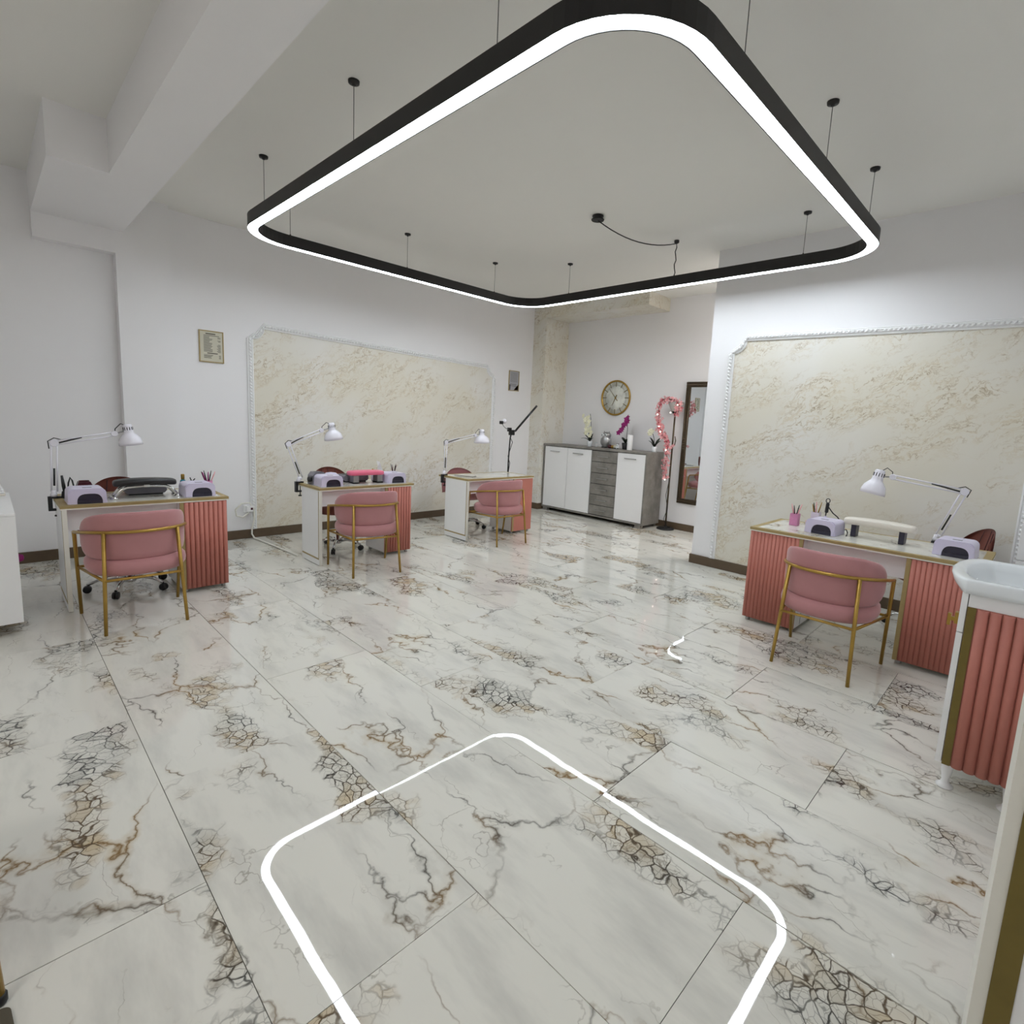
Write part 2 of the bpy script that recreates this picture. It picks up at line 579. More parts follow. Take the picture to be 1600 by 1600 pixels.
def wall_panel(name, label, W, H, parent_loc, rz, m, dz=0.0):
    """wall panel: cream plaster field with notched upper corners inside a rope moulding; local x along the wall, -y out of it"""
    root = thing(name, label, 'panel', parent_loc, rz)
    del root['category']
    struct(root)
    nt_ = 0.12
    def top(x):
        return H + dz * (x / W)
    loop = [(0, 0.10)]
    loop.append((0, top(0) - nt_))
    for k in range(1, 6):
        a = k / 6 * PI / 2
        loop.append((nt_ - nt_ * math.cos(a), top(0) - nt_ + nt_ * math.sin(a) * 0.0 + nt_ * (1 - math.cos(a)) * 0 + 0))if False else None
    # concave quarter-round notch
    for k in range(0, 7):
        a = k / 6 * PI / 2
        loop.append((nt_ * math.sin(a), top(0) - nt_ * math.cos(a)))
    for k in range(0, 7):
        a = PI / 2 - k / 6 * PI / 2
        loop.append((W - nt_ * math.sin(a), top(W) - nt_ * math.cos(a)))
    loop.append((W, 0.10))
    clean = []
    for p in loop:
        if not clean or (Vector(p) - Vector(clean[-1])).length > 1e-4:
            clean.append(p)
    bm = bmesh.new()
    prism(bm, clean, -0.006, 0.0, 'y')
    obj('plaster_field', bm, m, root)
    # moulding: two plain fillets and a beaded rope between them
    bm = bmesh.new()
    n = len(clean)
    P = [Vector((x, 0, z)) for x, z in clean]
    def offs(d):
        out = []
        for i in range(n):
            if i == 0:
                nn = Vector((-1, 0, 0))
            elif i == n - 1:
                nn = Vector((1, 0, 0))
            else:
                t = (P[i + 1] - P[i - 1]).normalized()
                nn = Vector((-t.z, 0, t.x))
            out.append(P[i] + nn * d)
        return out
    sec = [(-0.004, 0.0), (-0.004, -0.018), (0.006, -0.024), (0.012, -0.016), (0.020, -0.026), (0.040, -0.030), (0.048, -0.018), (0.056, -0.022), (0.062, -0.012), (0.062, 0.0)]
    rings = []
    lines = [offs(d) for d, _ in sec]
    for i in range(n):
        rings.append([bm.verts.new(lines[j][i] + Vector((0, sec[j][1], 0))) for j in range(len(sec))])
    for i in range(n - 1):
        for j in range(len(sec) - 1):
            bm.faces.new((rings[i][j], rings[i + 1][j], rings[i + 1][j + 1], rings[i][j + 1]))
    obj('moulding', bm, M_mould, root)
    bm = bmesh.new()
    mid = offs(0.030)
    for i in range(n - 1):
        a, b_ = mid[i], mid[i + 1]
        L = (b_ - a).length
        k = max(1, int(L / 0.034))
        d = (b_ - a).normalized()
        nn = Vector((-d.z, 0, d.x))
        for q in range(k):
            c = a + (b_ - a) * ((q + 0.5) / k) + Vector((0, -0.028, 0))
            tube(bm, [c - nn * 0.012 - d * 0.010, c + nn * 0.012 + d * 0.010], [0.010, 0.010], 5)
    obj('rope_bead', bm, M_mould, root, stuff=True)
    return root


# local x maps to world +y on the left wall (rz=90deg, -y local -> +x world)
wall_panel('trim_6', 'cream plaster panel in a white rope moulding on the left wall', 3.50, 2.33, (XL, 2.12, 0), PI / 2, M_plasterL, dz=-0.09)
wall_panel('trim_7', 'cream plaster panel in a white rope moulding on the right wall', 2.34, 2.385, (-2.45, YR, 0), 0, M_plasterR, dz=-0.03)


# ------------------------------------------------------------------ suspended LED frame
def rrect(x0, x1, y0, y1, r, k=8):
    pts = []
    for cx, cy, a0 in ((x1 - r, y1 - r, 0), (x0 + r, y1 - r, PI / 2), (x0 + r, y0 + r, PI), (x1 - r, y0 + r, 3 * PI / 2)):
        for i in range(k + 1):
            a = a0 + i / k * PI / 2
            pts.append((cx + r * math.cos(a), cy + r * math.sin(a)))
    return pts


def ring_band(bm, outer, inner, z0, z1):
    n = len(outer)
    v = [[bm.verts.new((*p, z)) for p in ring] for ring, z in ((outer, z0), (outer, z1), (inner, z1), (inner, z0))]
    for q in range(4):
        for i in range(n):
            f = bm.faces.new((v[q][i], v[q][(i + 1) % n], v[(q + 1) % 4][(i + 1) % n], v[(q + 1) % 4][i]))


LX0, LX1, LY0, LY1, LZ, LH = -5.06, -1.08, 1.545, 4.97, 2.88, 0.095
lamp = thing('pendant_light', 'large black rounded-square LED ring hanging from the ceiling', 'ceiling light', (0, 0, LZ))
bm = bmesh.new()
ring_band(bm, rrect(LX0, LX1, LY0, LY1, 0.42, 12), rrect(LX0 + 0.078, LX1 - 0.078, LY0 + 0.078, LY1 - 0.078, 0.342, 12), 0.006, LH)
ring_band(bm, rrect(LX0, LX1, LY0, LY1, 0.42, 12), rrect(LX0 + 0.003, LX1 - 0.003, LY0 + 0.003, LY1 - 0.003, 0.417, 12), 0.0, 0.006)
ring_band(bm, rrect(LX0 + 0.073, LX1 - 0.073, LY0 + 0.073, LY1 - 0.073, 0.347, 12), rrect(LX0 + 0.078, LX1 - 0.078, LY0 + 0.078, LY1 - 0.078, 0.342, 12), -0.002, 0.006)
obj('frame', bm, M_black, lamp)
bm = bmesh.new()
ring_band(bm, rrect(LX0 + 0.003, LX1 - 0.003, LY0 + 0.003, LY1 - 0.003, 0.417, 12), rrect(LX0 + 0.073, LX1 - 0.073, LY0 + 0.073, LY1 - 0.073, 0.347, 12), 0.001, 0.006)
obj('diffuser', bm, M_led, lamp)
cups = [(-4.45, LY0 + 0.039), (-3.07, LY0 + 0.039), (-1.85, LY0 + 0.039), (LX0 + 0.039, 2.0), (LX0 + 0.039, 3.19), (LX0 + 0.039, 4.40), (-4.30, LY1 - 0.039), (-1.71, LY1 - 0.039), (LX1 - 0.039, 4.41), (LX1 - 0.039, 3.42), (LX1 - 0.039, 2.30)]
for cx, cy in cups:
    lt('ceiling_cup', M_black, lamp, [(0.008, ZC - LZ - 0.026), (0.012, ZC - LZ - 0.017), (0.030, ZC - LZ - 0.014), (0.032, ZC - LZ)], 14, Matrix.Translation((cx, cy, 0)))
    tb('suspension_wire', M_steelwire, lamp, [(cx, cy, LH - 0.002), (cx, cy, ZC - LZ - 0.024)], 0.0022, 5)
    lt('wire_grip', M_black, lamp, [(0.007, LH - 0.002), (0.007, LH + 0.012), (0.003, LH + 0.02)], 8, Matrix.Translation((cx, cy, 0)))
lt('power_canopy', M_black, lamp, [(0.055, ZC - LZ - 0.042), (0.058, ZC - LZ - 0.034), (0.042, ZC - LZ - 0.022), (0.05, ZC - LZ - 0.01), (0.05, ZC - LZ)], 20, Matrix.Translation((-3.16, 3.96, 0)))
lt('cable_hook', M_black, lamp, [(0.012, ZC - LZ - 0.03), (0.024, ZC - LZ - 0.022), (0.024, ZC - LZ)], 12, Matrix.Translation((-2.92, 4.93, 0)))
zt = ZC - LZ
cab = []
for i in range(13):
    t = i / 12
    cab.append((-3.16 + 0.24 * t, 3.96 + 0.97 * t, zt - 0.04 + 0.01 * t - 0.62 * t * (1 - t) * 0.55))
for i in range(1, 9):
    t = i / 8
    cab.append((-2.92 + 0.006 * math.sin(i * 2.1), 4.93 + 0.006 * math.cos(i * 1.7), zt - 0.03 - (zt - 0.03 - LH) * t))
tb('power_cable', M_black, lamp, cab, 0.005, 6)

# added fill lights, out of view: glowing ceiling panels brightening room and alcove
M_fill = mat('led_panel', (255, 250, 244), 0.4, var=0.0, emit=FILL_LAMP * 0.1)
M_fill_near = mat('led_panel_near', (255, 250, 244), 0.4, var=0.0, emit=FILL_LAMP * 0.053)
M_fill_dim = mat('led_panel_dimmed', (255, 250, 244), 0.4, var=0.0, emit=FILL_LAMP * 0.018)
for i, (px_, py_) in enumerate(((-1.0, -1.3), (-3.2, -1.6), (-1.9, 6.34))):
    pl = thing('ceiling_panel_light', ['square white LED panel on the ceiling behind the camera, nearer the vanity wall', 'square white LED panel on the ceiling behind the camera, nearer the left wall', 'square white LED panel on the ceiling of the passage behind the right wall'][i], 'ceiling light', (px_, py_, ZC))
    bx('frame', M_white, pl, -0.31, 0.31, -0.31, 0.31, -0.03, 0)
    bx('diffuser', (M_fill_near, M_fill_dim, M_fill)[i], pl, -0.28, 0.28, -0.28, 0.28, -0.034, -0.030)


# ------------------------------------------------------------------ nail desks
def flute_set(door, x0, x1, y, z0, z1, n, m, depth=0.42):
    """half-round vertical ribs on a door front that faces -y, each a piece of its own"""
    w = (x1 - x0) / n
    bm = bmesh.new()
    poly = [(-w / 2 + 0.001, 0.0)] + [(-(w / 2 - 0.001) * math.cos(PI * k / 8), -depth * w * math.sin(PI * k / 8) - 0.001) for k in range(0, 9)] + [(w / 2 - 0.001, 0.0)]
    prism(bm, poly, z0, z1, 'z', smooth=True)
    first = obj('flute', bm, m, door, (x0 + w / 2, y, 0))
    for i in range(1, n):
        share('flute', first, door, (x0 + w * (i + 0.5), y, 0))


def desk(label, loc, rz, W, D, cabs, legs, group='nail desks'):
    d = thing('nail_desk', label, 'desk', loc, rz, group)
    top = bx('desktop', M_edge, d, 0, W, 0, D, 0.7225, 0.7305)
    b = 0.045
    bm = bmesh.new()
    box(bm, 0.0005, W - 0.0005, 0.0005, b, 0.7306, 0.7500)
    box(bm, 0.0005, W - 0.0005, D - b, D - 0.0005, 0.7306, 0.7500)
    box(bm, 0.0005, b, b, D - b, 0.7306, 0.7500)
    box(bm, W - b, W - 0.0005, b, D - b, 0.7306, 0.7500)
    obj('gold_border', bm, M_goldband, top)
    bx('marble_inlay', M_topmarble, top, b, W - b, b, D - b, 0.7306, 0.7502)
    dd = D - 0.14
    for (x0, x1) in legs:
        p = bx('side_panel', M_white, d, x0, x1, 0.012, dd, 0.006, 0.7224)
        bx('front_edge', M_edge, p, x0, x1, 0.004, 0.0119, 0.006, 0.7224)
        xo = x0 - 0.0015 if x0 < W / 2 else x1
        bm = bmesh.new()
        box(bm, xo, xo + 0.0015, 0.018, 0.028, 0.075, 0.721)
        box(bm, xo, xo + 0.0015, 0.018, dd - 0.005, 0.060, 0.075)
        obj('gold_inlay', bm, M_goldband, p)
        bx('foot', M_blackpl, p, x0 + 0.004, x1 - 0.004, 0.03, dd - 0.03, 0.0, 0.006)
    xs = sorted([v for ab in legs for v in ab] + [v for c in cabs for v in c[:2]])
    a0, a1 = xs[1], xs[2]
    bx('modesty_panel', M_white, d, a0, a1, 0.10, 0.118, 0.56, 0.7224)
    for (x0, x1, goldside, nfl) in cabs:
        c = bx('cabinet', M_white, d, x0, x1, 0.022, dd, 0.032, 0.7224)
        for fx in (x0 + 0.03, x1 - 0.03):
            for fy in (0.05, dd - 0.04):
                lt('foot', M_silver, c, [(0.016, 0), (0.018, 0.006), (0.014, 0.033)], 10, Matrix.Translation((fx, fy, 0)))
        seam = bx('side_seam', M_dark, c, (x1 if goldside != 'l' else x0 - 0.001), (x1 + 0.001 if goldside != 'l' else x0), 0.15, 0.154, 0.04, 0.72) if nfl and goldside == 'r' else None
        g = 0.026
        door = bx('door', M_salmon, d, x0, x1, 0.010, 0.0218, 0.030, 0.722)
        gx = (x0, x0 + g) if goldside == 'l' else (x1 - g, x1)
        bx('gold_strip', M_goldband, door, gx[0], gx[1], 0.0045, 0.0099, 0.030, 0.722)
        fx = (x0 + g, x1) if goldside == 'l' else (x0, x1 - g)
        if nfl:
            flute_set(door, fx[0], fx[1], 0.0099, 0.034, 0.7185, nfl, M_salmon, 0.42 if nfl < 12 else 0.26)
    return d


HP = PI / 2
dL = desk('white nail desk nearest the left column, black armrest on it, fluted salmon cabinet', (-4.70, 0.330, 0), HP, 1.03, 0.62, [(0.69, 1.015, 'l', 9)], [(0.008, 0.034)])
dM = desk('white nail desk in the middle of the left row, pink armrest on it', (-4.835, 2.165, 0), HP, 1.04, 0.54, [(0.70, 1.01, 'l', 9)], [(0.004, 0.03)])
dB = desk('farthest white nail desk with a bare marble top and plain salmon cabinet', (-4.885, 3.985, 0), HP, 1.13, 0.58, [(0.765, 1.12, 'l', 0)], [(0.004, 0.03)])
dR = desk('wide white nail desk by the right wall with two salmon fluted cabinets', (-1.595, 4.135, 0), 0, 1.42, 0.66, [(0.008, 0.392, 'r', 13), (1.02, 1.41, 'l', 13)], [])


# ------------------------------------------------------------------ pink velvet armchairs
def sgn(v):
    return -1 if v < 0 else 1


def sup(a, b, n, t):
    """superellipse point; t=0 at the back (-y), positive to +x"""
    s, c = math.sin(t), math.cos(t)
    return (a * sgn(s) * abs(s) ** (2 / n), -b * sgn(c) * abs(c) ** (2 / n))


def armchair(label, loc, rz):
    ch = thing('armchair', label, 'chair', loc, rz, 'pink armchairs in front of the nail desks')
    # backrest shell: rounded section swept round the back, lower at the ends
    bm = bmesh.new()
    nu, nv = 30, 14
    grid = []
    for i in range(nu + 1):
        u = -1 + 2 * i / nu
        t = u * PI * 0.47
        px_, py_ = sup(0.274, 0.386, 2.4, t)
        e = max(0.0, (abs(u) - 0.72) / 0.28)
        zt_, zb_ = 0.775 - 0.10 * abs(u) ** 3 - 0.06 * e ** 3, 0.452 + 0.015 * u * u + 0.10 * e ** 2.2
        th = 0.024 * math.sqrt(max(0.03, 1 - e ** 3))
        p2 = sup(0.274, 0.386, 2.4, t + 0.01)
        p1 = sup(0.274, 0.386, 2.4, t - 0.01)
        tx, ty = p2[0] - p1[0], p2[1] - p1[1]
        L = math.hypot(tx, ty) or 1
        nx, ny = ty / L, -tx / L
        ringv = []
        for k in range(nv):
            a = 2 * PI * k / nv
            ca, sa = math.cos(a), math.sin(a)
            w = th * sgn(ca) * abs(ca) ** 0.6
            h = (zt_ - zb_) / 2 * sgn(sa) * abs(sa) ** 0.45
            z = (zt_ + zb_) / 2 + h
            lean = -0.03 * (z - 0.45) / 0.3
            ringv.append(bm.verts.new((px_ + nx * (w), 0.17 + py_ + ny * w + lean, z)))
        grid.append(ringv)
    for i in range(nu):
        for k in range(nv):
            f = bm.faces.new((grid[i][k], grid[i][(k + 1) % nv], grid[i + 1][(k + 1) % nv], grid[i + 1][k]))
            f.smooth = True
    bm.faces.new(grid[0])
    bm.faces.new(grid[-1][::-1])
    obj('backrest', bm, M_velvet, ch)
    # seat cushion
    bm = bmesh.new()
    prof = [(0.0, 0.355), (0.80, 0.355), (0.93, 0.362), (0.985, 0.385), (1.0, 0.41), (0.985, 0.435), (0.93, 0.455), (0.8, 0.465), (0.5, 0.470), (0.0, 0.472)]
    rings = []
    seg = 36
    for s_, z in prof:
        s_ = max(s_, 0.001)
        rings.append([bm.verts.new((sup(0.280 * s_, 0.285 * s_, 2.4, 2 * PI * k / seg)[0], 0.015 + sup(0.280 * s_, 0.285 * s_, 2.4, 2 * PI * k / seg)[1], z)) for k in range(seg)])
    for i in range(len(rings) - 1):
        for k in range(seg):
            f = bm.faces.new((rings[i][k], rings[i][(k + 1) % seg], rings[i + 1][(k + 1) % seg], rings[i + 1][k]))
            f.smooth = True
    obj('seat', bm, M_velvet, ch)
    # gold tube frame
    arc = []
    for i in range(33):
        u = -1 + 2 * i / 32
        t = u * PI * 0.5
        x, y_ = sup(0.306, 0.458, 2.4, t)
        arc.append((x, 0.185 + y_, 0.652 - 0.055 * abs(u) ** 3))
    tb('arm_rail', M_gold, ch, arc, 0.0105, 10)
    for s in (-1, 1):
        tb('leg', M_gold, ch, [(s * 0.222, -0.275, 0.0), (s * 0.197, -0.207, 0.646)], [0.0105, 0.0125], 10)
        tb('leg', M_gold, ch, [(s * 0.285, 0.275, 0.0), (s * 0.302, 0.20, 0.57), (s * 0.306, 0.185, 0.600)], [0.0105, 0.012, 0.0105], 10)
        tb('seat_rail', M_gold, ch, [(s * 0.209, -0.243, 0.345), (s * 0.291, 0.230, 0.345)], 0.009, 8)
    tb('seat_rail', M_gold, ch, [(-0.209, -0.243, 0.345), (0.209, -0.243, 0.345)], 0.009, 8)
    tb('seat_rail', M_gold, ch, [(-0.291, 0.230, 0.345), (0.291, 0.230, 0.345)], 0.009, 8)
    return ch


c0 = armchair('pink velvet armchair on gold legs before the right wall desk, beside the washbasin', (-0.905, 3.79, 0), 0.0)
dup(c0, (-4.375, 0.685, 0), HP, 'pink velvet armchair on gold legs before the desk with the black armrest')
dup(c0, (-4.545, 2.50, 0), HP - 0.16, 'pink velvet armchair on gold legs before the desk with the pink armrest')
dup(c0, (-4.715, 4.345, 0), HP - 0.08, 'pink velvet armchair on gold legs before the farthest, bare-topped desk')


# ------------------------------------------------------------------ swivel chairs behind the desks
def swivel(label, loc, rz, m, hs=1.0):
    """faces local -y (towards the desk front)"""
    s = thing('swivel_chair', label, 'chair', loc, rz, 'swivel chairs behind the nail desks')
    # curved shell back at +y
    bm = bmesh.new()
    nu, nv = 20, 10
    g = []
    for j in range(nv + 1):
        v = j / nv
        rowv = []
        for i in range(nu + 1):
            u = -1 + 2 * i / nu
            half = 0.285 * (1 - 0.34 * max(0, (v - 0.45) / 0.55) ** 2.6)
            a = u * 1.15
            rr = 0.15
            x = math.sin(a) / math.sin(1.15) * half
            y_ = 0.25 - (1 - math.cos(a)) * rr + 0.07 * v
            z = 0.46 + (0.40 * v - 0.10 * v * u * u) * hs
            rowv.append(bm.verts.new((x, y_, z)))
        g.append(rowv)
    for j in range(nv):
        for i in range(nu):
            f = bm.faces.new((g[j][i], g[j][i + 1], g[j + 1][i + 1], g[j + 1][i]))
            f.smooth = True
    bmesh.ops.solidify(bm, geom=bm.faces[:], thickness=0.045)
    bk = obj('backrest', bm, m, s)
    for i in (-1, 0, 1) if hs == 1.0 else ():
        tb('seam', M_darkv, bk, [(i * 0.075, 0.245 - abs(i) * 0.013, 0.50), (i * 0.085, 0.29 - abs(i) * 0.016, 0.70), (i * 0.07, 0.316 - abs(i) * 0.016, 0.845 - abs(i) * 0.01)], 0.003, 4)
    lt('seat', m, s, [(0.05, 0.395), (0.20, 0.40), (0.245, 0.42), (0.25, 0.45), (0.235, 0.48), (0.18, 0.492), (0.02, 0.496)], 26)
    lt('gas_post', M_chrome, s, [(0.045, 0.395), (0.045, 0.375), (0.016, 0.37), (0.016, 0.20), (0.026, 0.20), (0.026, 0.085), (0.04, 0.08), (0.04, 0.06), (0.01, 0.058)], 14)
    for k in range(5):
        a = 2 * PI * k / 5 + 0.45
        ca, sa = math.cos(a), math.sin(a)
        st_ = tb('base_arm', M_chrome, s, [(ca * 0.02, sa * 0.02, 0.085), (ca * 0.10, sa * 0.10, 0.105), (ca * 0.19, sa * 0.19, 0.095), (ca * 0.265, sa * 0.265, 0.062)], [0.017, 0.016, 0.013, 0.011], 8)
        bm = bmesh.new()
        for o_ in (-0.011, 0.011):
            c = Vector((ca * 0.265, sa * 0.265, 0.028)) + Vector((-sa, ca, 0)) * o_
            Mx = Matrix.Translation(c) @ Vector((-sa, ca, 0)).to_track_quat('Z', 'Y').to_matrix().to_4x4()
            lathe(bm, [(0.010, -0.008), (0.026, -0.008), (0.028, -0.004), (0.028, 0.004), (0.026, 0.008), (0.010, 0.008)], 14, Mx)
        obj('caster', bm, M_blackpl, st_)
    return s


s0 = swivel('chestnut swivel chair with chrome star base behind the black armrest', (-5.085, 0.745, 0), HP, M_brownv)
dup(s0, (-5.40, 2.62, 0), HP - 0.12, 'chestnut swivel chair behind the desk with the pink armrest')
s1 = swivel('dusty pink swivel chair behind the farthest, bare-topped desk', (-5.56, 4.52, 0), HP - 0.25, M_velvet, 0.80)
dup(s0, (-0.52, 5.02, 0), -1.15, 'chestnut swivel chair at the right wall, half hidden behind the washbasin')


# ------------------------------------------------------------------ clamp lamps
def clamp_lamp(label, base, knuckle, elbow, head, top, rim, rim_r, side):
    """all joints in world coordinates; side = unit vector the twin rods are spread along (in the arm plane)"""
    B = Vector(base)
    L = thing('desk_lamp', label, 'lamp', base, 0, 'white clamp lamps on the nail desks')
    K, E, H, T, Rm = [Vector(p) - B for p in (knuckle, elbow, head, top, rim)]
    out = Vector(side)          # direction pointing off the desk edge
    # clamp: black C piece gripping the desk edge
    bm = bmesh.new()
    perp = out.cross(Vector((0, 0, 1)))
    def cb(o0, o1, z0, z1, w):
        vs = []
        for o_ in (o0, o1):
            for p_ in (-w, w):
                for z in (z0, z1):
                    vs.append(bm.verts.new(out * o_ + perp * p_ + Vector((0, 0, z))))
        for f in [(0, 1, 3, 2), (4, 6, 7, 5), (0, 4, 5, 1), (2, 3, 7, 6), (0, 2, 6, 4), (1, 5, 7, 3)]:
            bm.faces.new([vs[i] for i in f])
    cb(-0.045, 0.034, 0.001, 0.014, 0.018)
    cb(0.010, 0.034, -0.075, 0.001, 0.018)
    cb(-0.03, 0.034, -0.090, -0.075, 0.018)
    clamp = obj('clamp', bm, M_blackpl, L)
    tb('clamp_screw', M_blackpl, clamp, [out * -0.015 + Vector((0, 0, -0.125)), out * -0.015 + Vector((0, 0, -0.028))], 0.005, 8)
    bm = bmesh.new()
    lathe(bm, [(0.018, -0.132), (0.020, -0.128), (0.016, -0.122)], 12, Matrix.Translation(out * -0.015))
    obj('clamp_handle', bm, M_blackpl, clamp)
    lt('swivel_base', M_lampw, L, [(0.020, 0.014), (0.020, 0.030), (0.013, 0.045), (0.013, K.z if 0.05 < K.z < 0.09 else 0.06)], 12)
    tb('post', M_lampw, L, [(0, 0, 0.03), K], [0.011, 0.016], 10)
    def twin(name, a, b_, gap, m=M_lampw):
        d = (b_ - a).normalized()
        pl = d.cross(Vector((0, 0, 1)))
        hv = (H - E)
        hv.z = 0
        hv.normalize()
        n_ = d.cross(hv.cross(Vector((0, 0, 1))).normalized())
        if n_.length < 0.1:
            n_ = out
        n_.normalize()
        o_ = None
        for s in (-1, 1):
            o_ = tb(name, m, L, [a + n_ * gap * s, b_ + n_ * gap * s], 0.0055, 6)
        return n_
    n1 = twin('lower_arm', K, E, 0.016)
    n2 = twin('upper_arm', E, H, 0.014)
    d1, d2 = (E - K), (H - E)
    tb('spring', M_blackpl, L, [K + d1 * 0.12, K + d1 * 0.48], 0.006, 6, label='black arm spring')
    tb('spring', M_blackpl, L, [E + d2 * 0.06 + n2 * 0.004, E + d2 * 0.45 - n2 * 0.01], 0.006, 6, label='black arm spring')
    bm = bmesh.new()
    pr_ = d2.cross(Vector((0, 0, 1))).normalized()
    lathe(bm, [(0.024, -0.012), (0.026, -0.008), (0.026, 0.008), (0.024, 0.012)], 14, Matrix.Translation(E) @ pr_.to_track_quat('Z', 'Y').to_matrix().to_4x4())
    obj('elbow_joint', bm, M_lampw, L)
    bm = bmesh.new()
    lathe(bm, [(0.020, -0.012), (0.022, -0.008), (0.022, 0.008), (0.020, 0.012)], 14, Matrix.Translation(H) @ pr_.to_track_quat('Z', 'Y').to_matrix().to_4x4())
    obj('head_joint', bm, M_lampw, L)
    # shade
    Lh = (Rm - T).length
    neck = T + (Rm - T) * 0.28
    tb('neck_bar', M_silver, L, [H, neck], 0.006, 6)
    sc = Lh / 0.16
    prof = [(0.004, 0.0), (0.024 * sc, 0.002 * sc), (0.029 * sc, 0.010 * sc), (0.031 * sc, 0.060 * sc), (0.034 * sc, 0.072 * sc), (rim_r * 0.62, 0.084 * sc), (rim_r * 0.86, 0.108 * sc), (rim_r * 0.97, 0.138 * sc), (rim_r, 0.16 * sc), (rim_r - 0.003, 0.16 * sc), (rim_r * 0.93, 0.138 * sc), (rim_r * 0.8, 0.112 * sc), (rim_r * 0.5, 0.092 * sc), (0.002, 0.09 * sc)]
    sh = lt('shade', M_lampw, L, prof, 26, aim(T, Rm), cap=False)
    ax = (Rm - T).normalized()
    uu = ax.cross(Vector((0.3, 0.9, 0.1))).normalized()
    vv = ax.cross(uu)
    bm = bmesh.new()
    for k in range(12):
        a = 2 * PI * k / 12
        rdir = uu * math.cos(a) + vv * math.sin(a)
        p = T + rdir * 0.0305 * sc
        tube(bm, [p + ax * 0.022 * sc, p + ax * 0.045 * sc], 0.0028, 4)
    obj('vent_slot', bm, M_blackpl, sh, stuff=True)
    up = Vector((0, 0, 0.045))
    tb('cable', M_blackpl, L, [H + n2 * 0.012, H + up * 0.8 + d2.normalized() * 0.005, H * 0.5 + T * 0.5 + up * 0.9, T + ax * 0.018], 0.0035, 6)
    tb('elbow_cable', M_blackpl, L, [E - d1.normalized() * 0.035 - n2 * 0.0 - d2.normalized() * 0.028, E - d2.normalized() * 0.034 + Vector((0, 0, 0.02)), E + Vector((0, 0, 0.036)), E + d2.normalized() * 0.05 + Vector((0, 0, 0.012))], 0.0035, 6)
    return L


clamp_lamp('white clamp lamp at the left end of the desk with the black armrest', (-5.10, 0.330, 0.7508), (-5.10, 0.335, 0.80), (-5.10, 0.352, 1.150), (-5.10, 0.70, 1.222), (-5.10, 0.780, 1.297), (-5.10, 0.800, 1.138), 0.078, (0, -1, 0))
clamp_lamp('white clamp lamp leaning out at the left end of the desk with the pink armrest', (-5.30, 2.165, 0.7508), (-5.30, 2.19, 0.80), (-5.30, 2.07, 1.135), (-5.30, 2.40, 1.275), (-5.30, 2.50, 1.356), (-5.30, 2.53, 1.184), 0.092, (0, -1, 0))
clamp_lamp('white clamp lamp at the left end of the farthest, bare-topped desk', (-5.36, 3.985, 0.7508), (-5.36, 4.00, 0.80), (-5.36, 4.005, 1.160), (-5.36, 4.47, 1.255), (-5.36, 4.575, 1.335), (-5.36, 4.585, 1.158), 0.105, (0, -1, 0))
clamp_lamp('white clamp lamp reaching left over the desk by the right wall', (-0.515, 4.795, 0.7508), (-0.50, 4.79, 0.81), (-0.392, 4.77, 1.140), (-0.815, 4.72, 1.200), (-0.893, 4.70, 1.248), (-0.925, 4.68, 1.062), 0.085, (0, 1, 0))


# ------------------------------------------------------------------ nail dryers
def dryer(label, loc, rz):
    """front opening faces local -y"""
    t = thing('nail_dryer', label, 'nail lamp', loc, rz, 'lilac-white nail dryers')
    W, Hh, D = 0.208, 0.105, 0.20
    r = 0.034
    out = [(-W / 2 - 0.004, 0), (-W / 2, Hh - r)]
    for k in range(1, 7):
        a = PI - k / 6 * PI / 2
        out.append((-W / 2 + r + r * math.cos(a), Hh - r + r * math.sin(a)))
    for k in range(0, 7):
        a = PI / 2 - k / 6 * PI / 2
        out.append((W / 2 - r + r * math.cos(a), Hh - r + r * math.sin(a)))
    out.append((W / 2 + 0.004, 0))
    aw, ah = 0.070, 0.070
    arch = [(aw, 0)] + [(aw * (abs(math.cos(PI * k / 14)) ** 0.62) * sgn(math.cos(PI * k / 14)), ah * math.sin(PI * k / 14) ** 0.7) for k in range(1, 14)] + [(-aw, 0)]
    off = 0.012
    arch = [(x + off, z) for x, z in arch]
    bm = bmesh.new()
    prism(bm, out + arch, 0.0, D, 'y', smooth=False)
    ed = [e for e in bm.edges if all(abs(v.co.y) < 1e-6 for v in e.verts) and max(v.co.z for v in e.verts) > 0.02 and all(any(abs(v.co.x - p[0]) < 1e-5 and abs(v.co.z - p[1]) < 1e-5 for p in out) for v in e.verts)]
    bmesh.ops.bevel(bm, geom=ed, offset=0.008, segments=2, affect='EDGES')
    obj('shell', bm, M_lilac, t)
    bm = bmesh.new()
    prism(bm, [(x * 0.985, z * 0.985) for x, z in arch][::-1], 0.012, D - 0.004, 'y')
    obj('chamber', bm, M_slate, t)
    bx('floor_plate', M_slate, t, -aw + off + 0.002, aw + off - 0.002, 0.003, 0.0118, 0.0, 0.022)
    bx('control_panel', M_greypl, t, -0.02, 0.03, 0.06, 0.085, Hh, Hh + 0.0015)
    return t


ZT = 0.7512
u0 = dryer('lilac-white nail dryer at the left end of the desk with the black armrest', (-4.745, 0.483, ZT), HP)
dup(u0, (-4.775, 1.180, ZT), HP, 'lilac-white nail dryer before the turquoise bottle and brush cup')
dup(u0, (-4.90, 2.325, ZT), HP - 0.08, 'lilac-white nail dryer left of the pink armrest')
dup(u0, (-4.93, 3.055, ZT), HP - 0.08, 'lilac-white nail dryer right of the pink armrest, below the tissues')
dup(u0, (-1.155, 4.315, ZT), -0.08, 'lilac-white nail dryer left of the cream armrest')
dup(u0, (-0.362, 4.285, ZT), -0.05, 'lilac-white nail dryer near the washbasin, right of the cream armrest')


